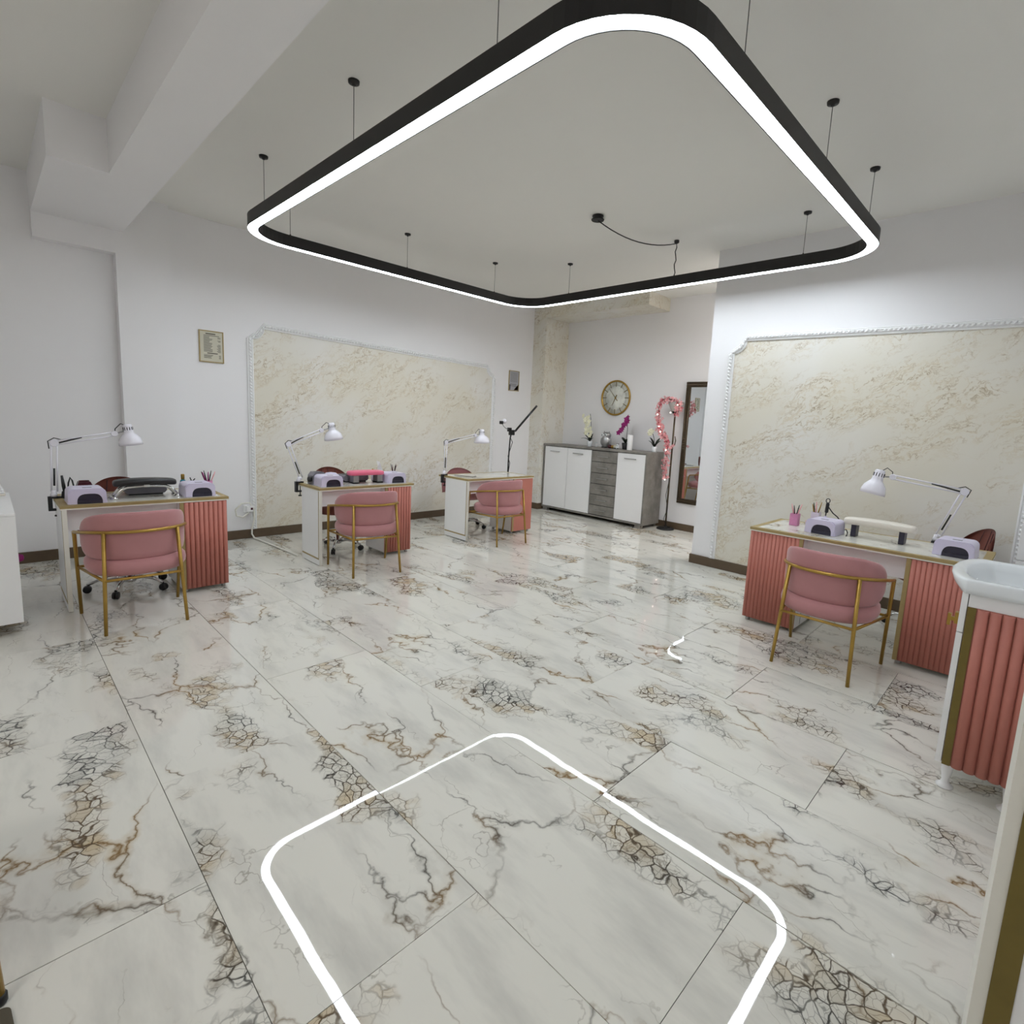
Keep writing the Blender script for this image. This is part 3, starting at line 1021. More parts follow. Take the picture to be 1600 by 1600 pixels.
# ------------------------------------------------------------------ armrests
def pad(name, m, parent, W, D, z0, z1, bow=0.0, r=None):
    bm = bmesh.new()
    seg = 40
    H_ = z1 - z0
    prof = [(0.02, 0.0), (0.86, 0.0), (0.96, 0.10), (1.0, 0.4), (0.985, 0.72), (0.93, 0.92), (0.82, 1.0), (0.02, 1.03)]
    rings = []
    for s_, h in prof:
        rr = []
        for k in range(seg):
            x, y_ = sup(W / 2 - D / 2 * (1 - s_), D / 2 * s_, 4.0, 2 * PI * k / seg)
            rr.append(bm.verts.new((x, y_, z0 + h * H_ + bow * (1 - (2 * x / W) ** 2))))
        rings.append(rr)
    for i in range(len(rings) - 1):
        for k in range(seg):
            f = bm.faces.new((rings[i][k], rings[i][(k + 1) % seg], rings[i + 1][(k + 1) % seg], rings[i + 1][k]))
            f.smooth = True
    bm.faces.new(rings[0][::-1])
    bm.faces.new(rings[-1])
    return obj(name, bm, m, parent)


a1 = thing('armrest', 'long black leather hand rest on two arched chrome legs', 'armrest', (-4.93, 0.848, ZT), HP)
pad('cushion', M_leather, a1, 0.40, 0.15, 0.088, 0.132, bow=0.012)
for yy in (-0.045, 0.045):
    tb('leg', M_chrome, a1, [(-0.20, yy, 0.006), (-0.185, yy, 0.03), (-0.155, yy, 0.068), (-0.12, yy, 0.085), (0, yy, 0.092), (0.12, yy, 0.085), (0.155, yy, 0.068), (0.185, yy, 0.03), (0.20, yy, 0.006)], 0.011, 8)
    for xx in (-0.20, 0.20):
        lt('foot', M_chrome, a1, [(0.026, 0.0), (0.026, 0.004), (0.016, 0.016), (0.010, 0.02)], 14, Matrix.Translation((xx, yy, 0)))
bx('bracket', M_chrome, a1, -0.018, 0.018, -0.056, 0.056, 0.082, 0.1)
a2 = thing('armrest', 'short pink hand rest on two silver block legs', 'armrest', (-5.07, 2.765, ZT), HP - 0.06)
pad('cushion', M_pinkpu, a2, 0.38, 0.16, 0.082, 0.125, bow=0.004)
for xx in (-0.125, 0.135):
    bx('leg', M_silver, a2, xx - 0.030, xx + 0.030, -0.055, 0.055, 0.012, 0.084, bev=0.006)
    bx('foot', M_blackpl, a2, xx - 0.032, xx + 0.032, -0.058, 0.058, 0.0, 0.012)
a3 = thing('armrest', 'long cream hand rest on two dark posts', 'armrest', (-0.815, 4.49, ZT), -0.04)
pad('cushion', M_cream, a3, 0.45, 0.13, 0.085, 0.132, bow=0.008)
for xx in (-0.15, 0.15):
    bx('leg', M_slate, a3, xx - 0.017, xx + 0.017, -0.04, 0.04, 0.0, 0.09, bev=0.004)


# ------------------------------------------------------------------ dust collectors and small desk things
def dust(label, loc, rz):
    t = thing('dust_collector', label, 'dust collector', loc, rz)
    bm = bmesh.new()
    prism(bm, [(-0.12, 0.012), (0.12, 0.012), (0.135, 0.030), (0.135, 0.060), (0.125, 0.072), (-0.125, 0.072), (-0.135, 0.060), (-0.135, 0.030)], -0.09, 0.09, 'y')
    obj('housing', bm, M_greypl, t)
    bx('grille', M_blackpl, t, -0.11, 0.11, -0.075, 0.075, 0.072, 0.076)
    bx('base', M_blackpl, t, -0.11, 0.11, -0.08, 0.08, 0.0, 0.012)
    return t


dust('grey dust collector under the black armrest', (-5.115, 0.870, ZT), HP)
dust('grey dust collector behind the pink armrest', (-5.245, 2.71, ZT), HP)

t = thing('nail_drill', 'black upright drill with curled lead and round foot beside a clamp lamp', 'nail drill', (-5.09, 0.402, ZT))
lt('foot', M_blackpl, t, [(0.03, 0.0), (0.032, 0.02), (0.028, 0.048), (0.012, 0.056)], 16)
tb('handpiece', M_blackpl, t, [(0, -0.012, 0.05), (0, -0.016, 0.09), (0, -0.022, 0.165)], [0.010, 0.011, 0.007], 10)
tb('lead', M_blackpl, t, [(0, 0.006, 0.05), (0, 0.012, 0.11), (0, 0.024, 0.150), (0, 0.034, 0.125), (0, 0.044, 0.06), (0, 0.05, 0.006)], 0.005, 8)
t = thing('drill_machine', 'small dark red drill control box behind the leftmost nail dryer', 'nail drill', (-5.07, 0.500, ZT), HP)
bm = bmesh.new()
prism(bm, [(-0.058, 0), (0.058, 0), (0.062, 0.05), (0.034, 0.118), (-0.034, 0.118), (-0.056, 0.05)], -0.04, 0.04, 'y')
obj('housing', bm, M_maroon, t)
bx('handle', M_maroon, t, -0.03, 0.03, -0.01, 0.01, 0.118, 0.127, bev=0.003)
lt('dial', M_silver, t, [(0.008, 0), (0.008, 0.006)], 10, Matrix.Translation((0.03, -0.041, 0.05)) @ Matrix.Rotation(PI / 2, 4, 'X'))
t = thing('bottle', 'slim turquoise bottle with a gold cap behind a nail dryer', 'bottle', (-5.03, 1.118, ZT))
lt('body', M_turq, t, [(0.020, 0), (0.022, 0.01), (0.022, 0.085), (0.018, 0.105), (0.009, 0.112)], 16)
lt('cap', M_gold, t, [(0.013, 0.112), (0.013, 0.15), (0.011, 0.155)], 14)
bm = bmesh.new()
t = thing('tweezers', 'small dark tweezers standing behind a nail dryer beside a turquoise bottle', 'tool', (-5.03, 1.185, ZT))
lt('stand', M_greypl, t, [(0.02, 0), (0.02, 0.09), (0.017, 0.10)], 12)
tb('blade', M_blackpl, t, [(0, -0.006, 0.098), (0, -0.016, 0.125)], 0.004, 6)
tb('blade', M_blackpl, t, [(0, 0.006, 0.098), (0, 0.02, 0.115)], 0.004, 6)


def brush_cup(label, loc, m, tones, h=0.095, square=False, seed=1):
    rnd = random.Random(seed)
    t = thing('brush_cup', label, 'brush cup', loc)
    if square:
        bm = bmesh.new()
        w = 0.03
        box(bm, -w, w, -w, -w + 0.003, 0.003, h)
        box(bm, -w, w, w - 0.003, w, 0.003, h)
        box(bm, -w, -w + 0.003, -w + 0.003, w - 0.003, 0.003, h)
        box(bm, w - 0.003, w, -w + 0.003, w - 0.003, 0.003, h)
        box(bm, -w, w, -w, w, 0, 0.003)
        obj('cup', bm, m, t)
    else:
        lt('cup', m, t, [(0.030, 0), (0.031, 0.004), (0.033, h), (0.030, h), (0.028, 0.006), (0.001, 0.006)], 18, cap=False)
    for i, tm in enumerate(tones):
        a = 2 * PI * i / len(tones) + rnd.uniform(-.3, .3)
        tip = (math.cos(a) * rnd.uniform(.025, .045), math.sin(a) * rnd.uniform(.025, .055), h + rnd.uniform(.06, .09))
        foot = (-math.cos(a) * 0.008, -math.sin(a) * 0.008, 0.008)
        mid = tuple(foot[k] + (tip[k] - foot[k]) * 0.8 for k in range(3))
        b = tb('brush', tm, t, [foot, mid, tip], [0.0035, 0.0045, 0.0025], 6)
    return t


brush_cup('pink cup of dark and magenta brushes right of a turquoise bottle', (-5.01, 1.295, ZT), M_pinkpl, [M_purple, M_blackpl, M_ppetal, M_purple, M_blackpl, M_darkv, M_purple], seed=3)
brush_cup('cup of dark brushes beside white tissues', (-5.185, 3.165, ZT), M_pinkpl, [M_darkv, M_blackpl, M_darkv, M_maroon, M_blackpl, M_maroon], h=0.09, seed=5)
brush_cup('square pink mesh cup of pink brushes at the left end of the right wall desk', (-1.405, 4.545, ZT), M_pinkpl, [M_ppetal, M_blackpl, M_ppetal, M_darkv], h=0.095, square=True, seed=8)
brush_cup('square frosted cup of brushes between the pink cup and a nail dryer', (-1.285, 4.66, ZT), M_clear, [M_gold, M_edge, M_blackpl, M_gold, M_ppetal], h=0.115, square=True, seed=9)
t = thing('jar', 'small pink lidded jar before the frosted brush cup', 'jar', (-1.292, 4.545, ZT))
lt('body', M_clear, t, [(0.026, 0), (0.028, 0.004), (0.028, 0.024)], 18)
lt('lid', M_ppetal, t, [(0.030, 0.024), (0.030, 0.050), (0.027, 0.053)], 18)
t = thing('tissue_box', 'white tissue box with a tissue standing up behind a nail dryer', 'tissues', (-5.215, 3.02, ZT), HP)
bx('carton', M_white, t, -0.06, 0.05, -0.055, 0.055, 0, 0.085, bev=0.004)
bm = bmesh.new()
tp = [(-0.045, 0.0, 0.085), (0.04, 0.01, 0.085), (0.02, 0.018, 0.15), (-0.036, -0.008, 0.155), (-0.046, 0.006, 0.215), (-0.008, 0.0, 0.20)]
v = [bm.verts.new(p) for p in tp]
bm.faces.new((v[0], v[1], v[2], v[3]))
bm.faces.new((v[3], v[2], v[5], v[4]))
bmesh.ops.solidify(bm, geom=bm.faces[:], thickness=0.004)
obj('tissue', bm, M_white, t)
t = thing('polish_bottle', 'small gold-capped bottle left of the standing tissue', 'bottle', (-5.22, 2.93, ZT))
lt('body', M_clear, t, [(0.014, 0), (0.016, 0.004), (0.016, 0.075), (0.007, 0.085)], 14)
lt('cap', M_gold, t, [(0.009, 0.085), (0.010, 0.11), (0.006, 0.128)], 12)
t = thing('drill_machine', 'silver-grey machine with a black knob at the left end of the pink armrest desk', 'nail drill', (-5.185, 2.305, ZT), HP)
bm = bmesh.new()
prism(bm, [(-0.075, 0), (0.075, 0), (0.075, 0.08), (0.04, 0.118), (-0.045, 0.118), (-0.07, 0.085)], -0.06, 0.06, 'y')
obj('housing', bm, M_greypl, t)
bx('display', M_slate, t, -0.035, 0.03, -0.05, 0.02, 0.118, 0.121)
lt('knob', M_blackpl, t, [(0.024, 0), (0.027, 0.006), (0.025, 0.03), (0.01, 0.033)], 16, Matrix.Translation((-0.076, -0.03, 0.05)) @ Matrix.Rotation(-PI / 2, 4, 'Y'))
t = thing('sterilizer_tray', 'white domed tray between a nail dryer and the pink armrest', 'tray', (-5.25, 2.475, ZT), HP)
lt('dome', M_lilac, t, [(0.085, 0.0), (0.09, 0.03), (0.08, 0.07), (0.05, 0.095), (0.005, 0.102)], 22)
bx('base', M_blackpl, t, -0.02, 0.092, -0.05, 0.03, 0.0, 0.012)
t = thing('nail_drill', 'black drill handpiece upright with hanging loop on a stand behind a nail dryer', 'nail drill', (-1.205, 4.62, ZT))
lt('stand', M_lilac, t, [(0.022, 0), (0.022, 0.01), (0.01, 0.016), (0.010, 0.10)], 14)
tb('handpiece', M_blackpl, t, [(0, 0, 0.10), (0.001, 0, 0.125), (0.003, 0, 0.13), (0.006, 0, 0.20), (0.007, 0, 0.206)], [0.004, 0.005, 0.013, 0.013, 0.006], 12)
bm = bmesh.new()
tube(bm, [(0.005 + 0.014 * math.sin(a * PI / 8), 0, 0.222 - 0.017 * math.cos(a * PI / 8)) for a in range(17)], 0.0035, 6)
obj('hanging_loop', bm, M_blackpl, t)
tb('lead', M_blackpl, t, [(0.016, 0, 0.17), (0.05, 0.0, 0.13), (0.085, 0.0, 0.105), (0.105, 0.0, 0.08), (0.11, 0.01, 0.01)], 0.0045, 6)
tb_ = tb('dryer_cable', M_blackpl, None, [(-1.045, 4.50, ZT + 0.03), (-1.02, 4.50, ZT + 0.035), (-1.01, 4.50, ZT + 0.012), (-1.0, 4.44, ZT + 0.008), (-0.995, 4.40, ZT + 0.005)], 0.004, 6)
tag(tb_, 'short black cable between a nail dryer and the cream armrest', 'cable')
tb_ = tb('loose_cable', M_blackpl, None, [(-5.30, 4.10, ZT + 0.004), (-5.18, 4.14, ZT + 0.006), (-5.06, 4.20, ZT + 0.004), (-5.10, 4.29, ZT + 0.004), (-5.17, 4.34, ZT + 0.004)], 0.003, 6)
tag(tb_, 'thin dark cable lying on the bare marble desktop', 'cable')

# ring lamp clamped behind the farthest desk
t = thing('ring_lamp', 'black ring lamp seen edge-on on a stand behind the farthest desk', 'lamp', (-5.54, 5.25, 0))
lt('stand_foot', M_blackpl, t, [(0.12, 0.0), (0.12, 0.012), (0.03, 0.022), (0.014, 0.03)], 22)
tb('pole', M_blackpl, t, [(0, 0, 0.02), (0, 0.0, 0.9), (0.0, 0.015, 1.20), (0, 0.03, 1.28)], [0.011, 0.010, 0.010, 0.012], 10)
tb('lead', M_blackpl, t, [(0, 0.01, 1.24), (0.02, 0.045, 1.16), (0.02, 0.0, 1.04), (0.02, -0.03, 0.96), (0.02, 0.01, 0.86), (0.015, -0.01, 0.7)], 0.005, 6)
bx('tilt_block', M_blackpl, t, -0.02, 0.02, -0.005, 0.085, 1.26, 1.335, bev=0.006)
bx('phone_holder', M_blackpl, t, -0.03, 0.03, -0.025, 0.015, 1.31, 1.365, bev=0.006)
ctr = Vector((0.08, 0.235, 1.505))
ax = Vector((-0.56, -0.56, 0.62)).normalized()      # plane normal of the tilted ring
bm = bmesh.new()
Mx = Matrix.Translation(ctr) @ ax.to_track_quat('Z', 'Y').to_matrix().to_4x4()
Rr = 0.245
n_ = 40
vv = []
for k in range(n_):
    a = 2 * PI * k / n_
    vv.append([bm.verts.new(Mx @ Vector((rr * math.cos(a), rr * math.sin(a), z))) for rr, z in ((Rr, -0.014), (Rr, 0.014), (Rr - 0.055, 0.014), (Rr - 0.055, -0.014))])
for k in range(n_):
    for q in range(4):
        bm.faces.new((vv[k][q], vv[(k + 1) % n_][q], vv[(k + 1) % n_][(q + 1) % 4], vv[k][(q + 1) % 4]))
obj('light_ring', bm, M_blackpl, t)
tb('gooseneck', M_silver, t, [(0.0, -0.02, 1.34), (0, -0.08, 1.355), (0, -0.125, 1.385), (0, -0.15, 1.42)], 0.006, 8)
bx('clip', M_blackpl, t, -0.02, 0.02, -0.19, -0.145, 1.41, 1.455, bev=0.006)
bm = bmesh.new()
sphere(bm, (0, -0.108, 1.455), 0.032, 12, 8)
obj('bulb', bm, M_lampw, t, label='small white ball head')

# ------------------------------------------------------------------ sideboard in the alcove
sb = thing('sideboard', 'wide grey concrete-look sideboard with white doors and six drawers', 'sideboard', (0, 0, 0))
SX0, SX1, SY0, SY1 = -6.082, -4.082, 6.58, 7.035
bm = bmesh.new()
box(bm, SX0, SX1, SY0 - 0.012, SY1, 1.085, 1.115)
box(bm, SX0, SX0 + 0.026, SY0, SY1, 0.05, 1.085)
box(bm, SX1 - 0.026, SX1, SY0, SY1, 0.05, 1.085)
box(bm, SX0 + 0.026, SX1 - 0.026, SY0, SY1, 0.05, 0.075)
obj('carcass', bm, M_concrete, sb)
bx('back_board', M_dark, sb, SX0 + 0.026, SX1 - 0.026, SY0 + 0.04, SY1 - 0.01, 0.075, 1.085)
for fx in (SX0 + 0.03, SX1 - 0.13):
    for fy in (SY0 + 0.01, SY1 - 0.08):
        bx('foot', M_concrete, sb, fx, fx + 0.1, fy, fy + 0.06, 0, 0.05)


def handle(parent, x0, x1, y, z):
    bm = bmesh.new()
    box(bm, x0, x1, y - 0.028, y - 0.018, z - 0.006, z + 0.006)
    for xx in (x0 + 0.012, x1 - 0.020):
        box(bm, xx, xx + 0.008, y - 0.018, y, z - 0.005, z + 0.005)
    obj('handle', bm, M_silver, parent)


for x0, x1, hx in ((-6.054, -5.567, -5.82), (-5.561, -5.080, -5.335), (-4.588, -4.110, -4.354)):
    d = bx('door', M_white, sb, x0, x1, SY0 + 0.002, SY0 + 0.02, 0.08, 1.075, bev=0.002)
    handle(d, hx - 0.10, hx + 0.10, SY0 + 0.002, 1.0)
zs = [0.08, 0.235, 0.398, 0.566, 0.734, 0.905, 1.075]
for i in range(6):
    d = bx('drawer', M_concrete, sb, -5.072, -4.596, SY0 + 0.002, SY0 + 0.02, zs[i] + 0.004, zs[i + 1] - 0.004, bev=0.002)
    handle(d, -4.94, -4.735, SY0 + 0.002, (zs[i] + zs[i + 1]) / 2)

# wall clock, 6:53
ck = thing('wall_clock', 'round gold-rimmed marble-look wall clock over the sideboard', 'clock', (-5.033, YB, 1.903))
ck.rotation_euler = (PI / 2, 0, 0)      # local z points out of the wall towards the room
lt('dial', M_dial, ck, [(0.002, 0.004), (0.255, 0.004), (0.255, 0.014), (0.002, 0.014)], 48, cap=False)
bm = bmesh.new()
lathe(bm, [(0.250, 0.0), (0.275, 0.0), (0.279, 0.012), (0.275, 0.028), (0.262, 0.030), (0.253, 0.020), (0.250, 0.014)], 48, cap=False)
obj('rim', bm, M_gold, ck)
for k in range(12):
    a = k * PI / 6
    c, s = math.sin(a), math.cos(a)
    tb('hour_mark', M_olive, ck, [(c * 0.178, s * 0.178, 0.018), (c * 0.254, s * 0.254, 0.018)], 0.0055, 6)
ROM = ['XII', 'I', 'II', 'III', 'IIII', 'V', 'VI', 'VII', 'VIII', 'IX', 'X', 'XI']
bm = bmesh.new()
for k in range(60):
    if k % 5 == 0:
        continue
    a = k * PI / 30
    c, s = math.sin(a), math.cos(a)
    tube(bm, [(c * 0.188, s * 0.188, 0.0155), (c * 0.21, s * 0.21, 0.0155)], 0.003, 4)
obj('minute_track', bm, M_silver, ck, stuff=True)
for nm, ang, L_, tail, w in (('hour_hand', math.radians(206), 0.135, 0.05, 0.008), ('minute_hand', math.radians(318), 0.185, 0.06, 0.006)):
    c, s = math.sin(ang), math.cos(ang)
    tb(nm, M_olive, ck, [(-c * tail, -s * tail, 0.021), (0, 0, 0.021), (c * L_, s * L_, 0.021)], [w * 1.1, w * 0.9, w * 0.45], 6)
lt('hub', M_gold, ck, [(0.012, 0.014), (0.012, 0.026), (0.008, 0.029)], 14)


# orchids and ornaments on the sideboard top
def orchid(name, label, loc, pot_m, pot_r, pot_h, stem, flowers, pm, leaves, seed):
    rnd = random.Random(seed)
    t = thing(name, label, 'plant', loc)
    lt('pot', pot_m, t, [(pot_r * 0.7, 0), (pot_r * 0.75, 0.004), (pot_r, pot_h), (pot_r * 0.9, pot_h), (pot_r * 0.85, pot_h - 0.01), (0.002, pot_h - 0.01)], 18, cap=False)
    tb('stem', M_leaf, t, stem, 0.004, 6)
    for (a, L_, w, dr) in leaves:
        bm = bmesh.new()
        n = 7
        c, s = math.cos(a), math.sin(a)
        rows = []
        for i in range(n + 1):
            f = i / n
            r = L_ * f
            z = pot_h - 0.012 + L_ * (dr * f - 0.55 * f * f)
            ww = w * math.sin(PI * min(1, 0.18 + f * 0.82)) + 0.001
            p = Vector((c * r, s * r, z))
            q = Vector((-s, c, 0)) * ww
            rows.append((bm.verts.new(p - q + Vector((0, 0, ww * 0.5))), bm.verts.new(p), bm.verts.new(p + q + Vector((0, 0, ww * 0.5)))))
        for i in range(n):
            for k in (0, 1):
                f_ = bm.faces.new((rows[i][k], rows[i][k + 1], rows[i + 1][k + 1], rows[i + 1][k]))
                f_.smooth = True
        bmesh.ops.solidify(bm, geom=bm.faces[:], thickness=0.003)
        obj('leaf', bm, M_leaf, t)
    for p in flowers:
        bm = bmesh.new()
        fw = Vector((rnd.uniform(-.5, .5), -1, rnd.uniform(-.2, .3))).normalized()
        q = fw.to_track_quat('Z', 'Y').to_matrix().to_4x4()
        Mf = Matrix.Translation(p) @ q
        R0 = rnd.uniform(0.034, 0.044)
        for k in range(5):
            a = 2 * PI * k / 5 + 0.3
            cc = Vector((math.cos(a), math.sin(a), 0.0))
            pv = Vector((-math.sin(a), math.cos(a), 0))
            pts = [Vector((0, 0, 0)), cc * R0 * 0.55 + pv * R0 * 0.42 + Vector((0, 0, 0.006)), cc * R0 * 1.15 + Vector((0, 0, -0.002)), cc * R0 * 0.55 - pv * R0 * 0.42 + Vector((0, 0, 0.006))]
            bm.faces.new([bm.verts.new(Mf @ x) for x in pts])
        sphere(bm, Mf @ Vector((0, 0, 0.008)), 0.007, 6, 4)
        obj('flower', bm, pm, t)
    return t


ZS = 1.1155
fl_w = [(0.035 * math.sin(i * 2.4) - 0.004 * i, -0.03 + 0.012 * math.cos(i * 1.9), 0.17 + i * 0.021) for i in range(16)]
orchid('orchid', 'ivory orchid in a white pot at the left on the sideboard', (-5.345, 6.86, ZS), M_ceramic, 0.045, 0.085, [(0, 0, 0.07), (0.005, 0, 0.22), (0.0, 0, 0.40), (-0.02, -0.01, 0.52)], [Vector((p[0] * 1.4, p[1], p[2])) for p in fl_w], M_wpetal,
       [(2.9, 0.16, 0.016, 1.2), (3.4, 0.14, 0.015, 1.6), (2.5, 0.11, 0.015, 2.0), (3.1, 0.20, 0.014, 0.75), (1.8, 0.11, 0.015, 1.8), (0.1, 0.07, 0.014, 1.6)], 2)
fl_p = [(-0.03, -0.02, 0.36), (-0.02, -0.01, 0.42), (0.0, -0.02, 0.46), (0.02, -0.01, 0.49), (-0.05, -0.02, 0.33), (-0.075, -0.02, 0.30), (-0.10, -0.01, 0.275), (-0.125, -0.02, 0.25), (-0.005, -0.03, 0.385), (-0.045, -0.03, 0.375), (0.025, -0.02, 0.435)]
orchid('orchid', 'magenta orchid in a black pot right of the silver owl', (-4.645, 6.84, ZS), M_blackpl, 0.055, 0.10, [(0.01, 0, 0.08), (0.018, 0, 0.30), (0.01, 0, 0.42), (0.0, 0, 0.48)], [Vector(p) for p in fl_p], M_purple,
       [(2.9, 0.10, 0.028, 1.5), (0.4, 0.08, 0.026, 1.6), (4.4, 0.09, 0.028, 1.4), (1.9, 0.07, 0.024, 1.6)], 4)
orchid('orchid', 'white orchid in a white pot at the right end of the sideboard', (-4.135, 6.84, ZS), M_ceramic, 0.045, 0.08, [(0, 0, 0.06), (-0.02, 0, 0.20), (-0.05, 0, 0.27)], [Vector(p) for p in [(-0.07, -0.02, 0.27), (-0.10, -0.01, 0.265), (-0.085, -0.02, 0.30), (-0.055, -0.02, 0.30)]], M_wpetal,
       [(2.7, 0.15, 0.017, 1.5), (0.3, 0.09, 0.03, 1.7), (3.6, 0.10, 0.026, 1.5), (1.2, 0.10, 0.028, 2.0), (4.7, 0.08, 0.03, 1.2)], 6)
t = thing('owl_figurine', 'silver owl ornament right of the ivory orchid', 'ornament', (-5.02, 6.86, ZS))
lt('body', M_silver, t, [(0.05, 0.0), (0.055, 0.006), (0.075, 0.05), (0.082, 0.10), (0.07, 0.15), (0.062, 0.165), (0.07, 0.19), (0.066, 0.22), (0.03, 0.245), (0.004, 0.25)], 18)
for s in (-1, 1):
    lt('ear', M_silver, t, [(0.018, 0), (0.012, 0.02), (0.002, 0.04)], 8, Matrix.Translation((s * 0.045, 0, 0.222)))
    e = lt('eye', M_ceramic, t, [(0.024, 0), (0.024, 0.008), (0.018, 0.011)], 14, Matrix.Translation((s * 0.03, -0.066, 0.20)) @ Matrix.Rotation(PI / 2, 4, 'X'))
    lt('pupil', M_blackpl, e, [(0.010, 0.011), (0.010, 0.014)], 10, Matrix.Translation((s * 0.03, -0.066, 0.20)) @ Matrix.Rotation(PI / 2, 4, 'X'))
    bm = bmesh.new()
    sphere(bm, (s * 0.078, -0.01, 0.10), 0.03, 10, 6, (0.5, 1.2, 1.9))
    obj('wing', bm, M_silver, t)
tb('base', M_blackpl, t, [(-0.05, -0.05, 0.008), (0.05, -0.05, 0.008)], 0.008, 6)
t = thing('ring_ornament', 'small white crescent ornament beside the ivory orchid', 'ornament', (-5.19, 6.84, ZS))
bm = bmesh.new()
tube(bm, [(0.032 * math.cos(a * PI / 10 + 0.9), 0, 0.040 + 0.032 * math.sin(a * PI / 10 + 0.9)) for a in range(17)], 0.008, 6)
obj('crescent', bm, M_ceramic, t)
for i, (x, r, m, nm, lb) in enumerate(((-4.90, 0.034, M_maroon, 'dried_flower', 'dark red dried flower ball before the silver owl'), (-4.845, 0.032, M_gold, 'trinket', 'gold ball trinket right of the dark red one'), (-4.79, 0.036, M_paper, 'shell', 'beige shell right of the gold ball'))):
    t = thing(nm, lb, 'ornament', (x, 6.80, ZS))
    bm = bmesh.new()
    sphere(bm, (0, 0, r * 0.82), r, 12, 8, (1.15, 1, 0.82))
    obj('body', bm, m, t)
    bm = bmesh.new()
    for k in range(6):
        a = k * PI / 3
        tube(bm, [(r * 1.1 * math.cos(a), r * 0.95 * math.sin(a), r * 0.9), (r * 0.4 * math.cos(a), r * 0.4 * math.sin(a), r * 1.62)], 0.004, 4)
    obj('ribs', bm, m, t)
t = thing('panda_figurine', 'little white and black animal ornament left of the magenta orchid', 'ornament', (-4.735, 6.76, ZS))
bm = bmesh.new()
sphere(bm, (0, 0, 0.026), 0.026, 12, 8, (1.3, 1, 1))
sphere(bm, (0.012, -0.012, 0.062), 0.020, 10, 6)
obj('body', bm, M_ceramic, t)
bm = bmesh.new()
for p in ((-0.024, -0.02, 0.01), (0.024, -0.02, 0.01), (0.0, -0.008, 0.08), (0.026, -0.008, 0.078)):
    sphere(bm, p, 0.009, 8, 5)
obj('paws_and_ears', bm, M_blackpl, t)
t = thing('pillar_candle', 'tall white pillar candle right of the magenta orchid', 'candle', (-4.525, 6.78, ZS))
lt('wax', M_white, t, [(0.040, 0), (0.041, 0.003), (0.041, 0.222), (0.036, 0.226), (0.01, 0.222)], 22)
tb('wick', M_blackpl, t, [(0, 0, 0.222), (0.002, 0, 0.234)], 0.0015, 5)

# floor lamp wound with blossom
fl = thing('floor_lamp', 'dark floor lamp with a glass bowl shade beside the sideboard', 'lamp', (-3.90, 6.93, 0))
lt('base', M_blackpl, fl, [(0.125, 0.0), (0.128, 0.014), (0.11, 0.026), (0.02, 0.034), (0.012, 0.05)], 28)
tb('pole', M_bronze, fl, [(0, 0, 0.03), (0, 0, 1.0), (0, 0, 1.68)], 0.0125, 10)
lt('socket', M_blackpl, fl, [(0.012, 1.655), (0.045, 1.70), (0.052, 1.715)], 18)
lt('shade', M_glassshade, fl, [(0.05, 1.712), (0.08, 1.76), (0.115, 1.845), (0.111, 1.845), (0.076, 1.765), (0.046, 1.718)], 26, cap=False)
tb('side_arm', M_bronze, fl, [(0, 0, 1.20), (0.04, -0.01, 1.24), (0.05, -0.01, 1.30), (0.035, -0.01, 1.36)], 0.007, 8)
tb('lead', M_blackpl, fl, [(0.012, -0.02, 0.75), (-0.025, -0.02, 0.5), (0.02, -0.02, 0.3), (-0.03, -0.02, 0.15), (0.04, -0.03, 0.05), (0.10, 0.05, 0.012)], 0.004, 6)
gl = thing('blossom_garland', 'pink blossom garland with tiny lights wound down the floor lamp', 'garland', (-3.90, 6.85, 0))
path = [(0.06, 0.02, 1.66), (0.10, -0.01, 1.72), (0.10, 0, 1.80), (0.04, 0, 1.87), (-0.05, -0.02, 1.875), (-0.14, -0.02, 1.875), (-0.20, -0.02, 1.83), (-0.21, -0.02, 1.74), (-0.20, -0.02, 1.63), (-0.185, -0.03, 1.54), (-0.15, -0.03, 1.45), (-0.11, -0.03, 1.38), (-0.05, -0.03, 1.32), (-0.01, -0.02, 1.22), (-0.02, -0.03, 1.13), (-0.015, -0.03, 1.02), (-0.03, -0.03, 0.92), (-0.02, -0.03, 0.84), (0.01, -0.02, 0.75)]
tb('vine', M_bronze, gl, path, 0.005, 6)
rnd = random.Random(11)
pv = [Vector(p) for p in path]
bm = bmesh.new()
bml = bmesh.new()
for i in range(len(pv) - 1):
    dens = 34 if 1.3 < pv[i].z < 1.72 and pv[i].x < -0.03 else 21
    for k in range(dens):
        c = pv[i].lerp(pv[i + 1], rnd.random()) + Vector((rnd.gauss(0, 0.024), rnd.gauss(0, 0.018), rnd.gauss(0, 0.018)))
        tgt = bml if rnd.random() < 0.13 else bm
        q = Vector((rnd.uniform(-1, 1), rnd.uniform(-1.4, 0.1), rnd.uniform(-.7, .9))).normalized().to_track_quat('Z', 'Y').to_matrix().to_4x4()
        Mf = Matrix.Translation(c) @ q
        R0 = rnd.uniform(0.014, 0.024)
        for j in range(4):
            a = j * PI / 2
            cc, pp = Vector((math.cos(a), math.sin(a), 0)), Vector((-math.sin(a), math.cos(a), 0))
            tgt.faces.new([tgt.verts.new(Mf @ x) for x in (Vector((0, 0, 0)), cc * R0 * .6 + pp * R0 * .45 + Vector((0, 0, .004)), cc * R0 * 1.2, cc * R0 * .6 - pp * R0 * .45 + Vector((0, 0, .004)))])
obj('blossoms', bm, M_ppetal, gl, stuff=True)
obj('leaves', bml, M_rose, gl, stuff=True)
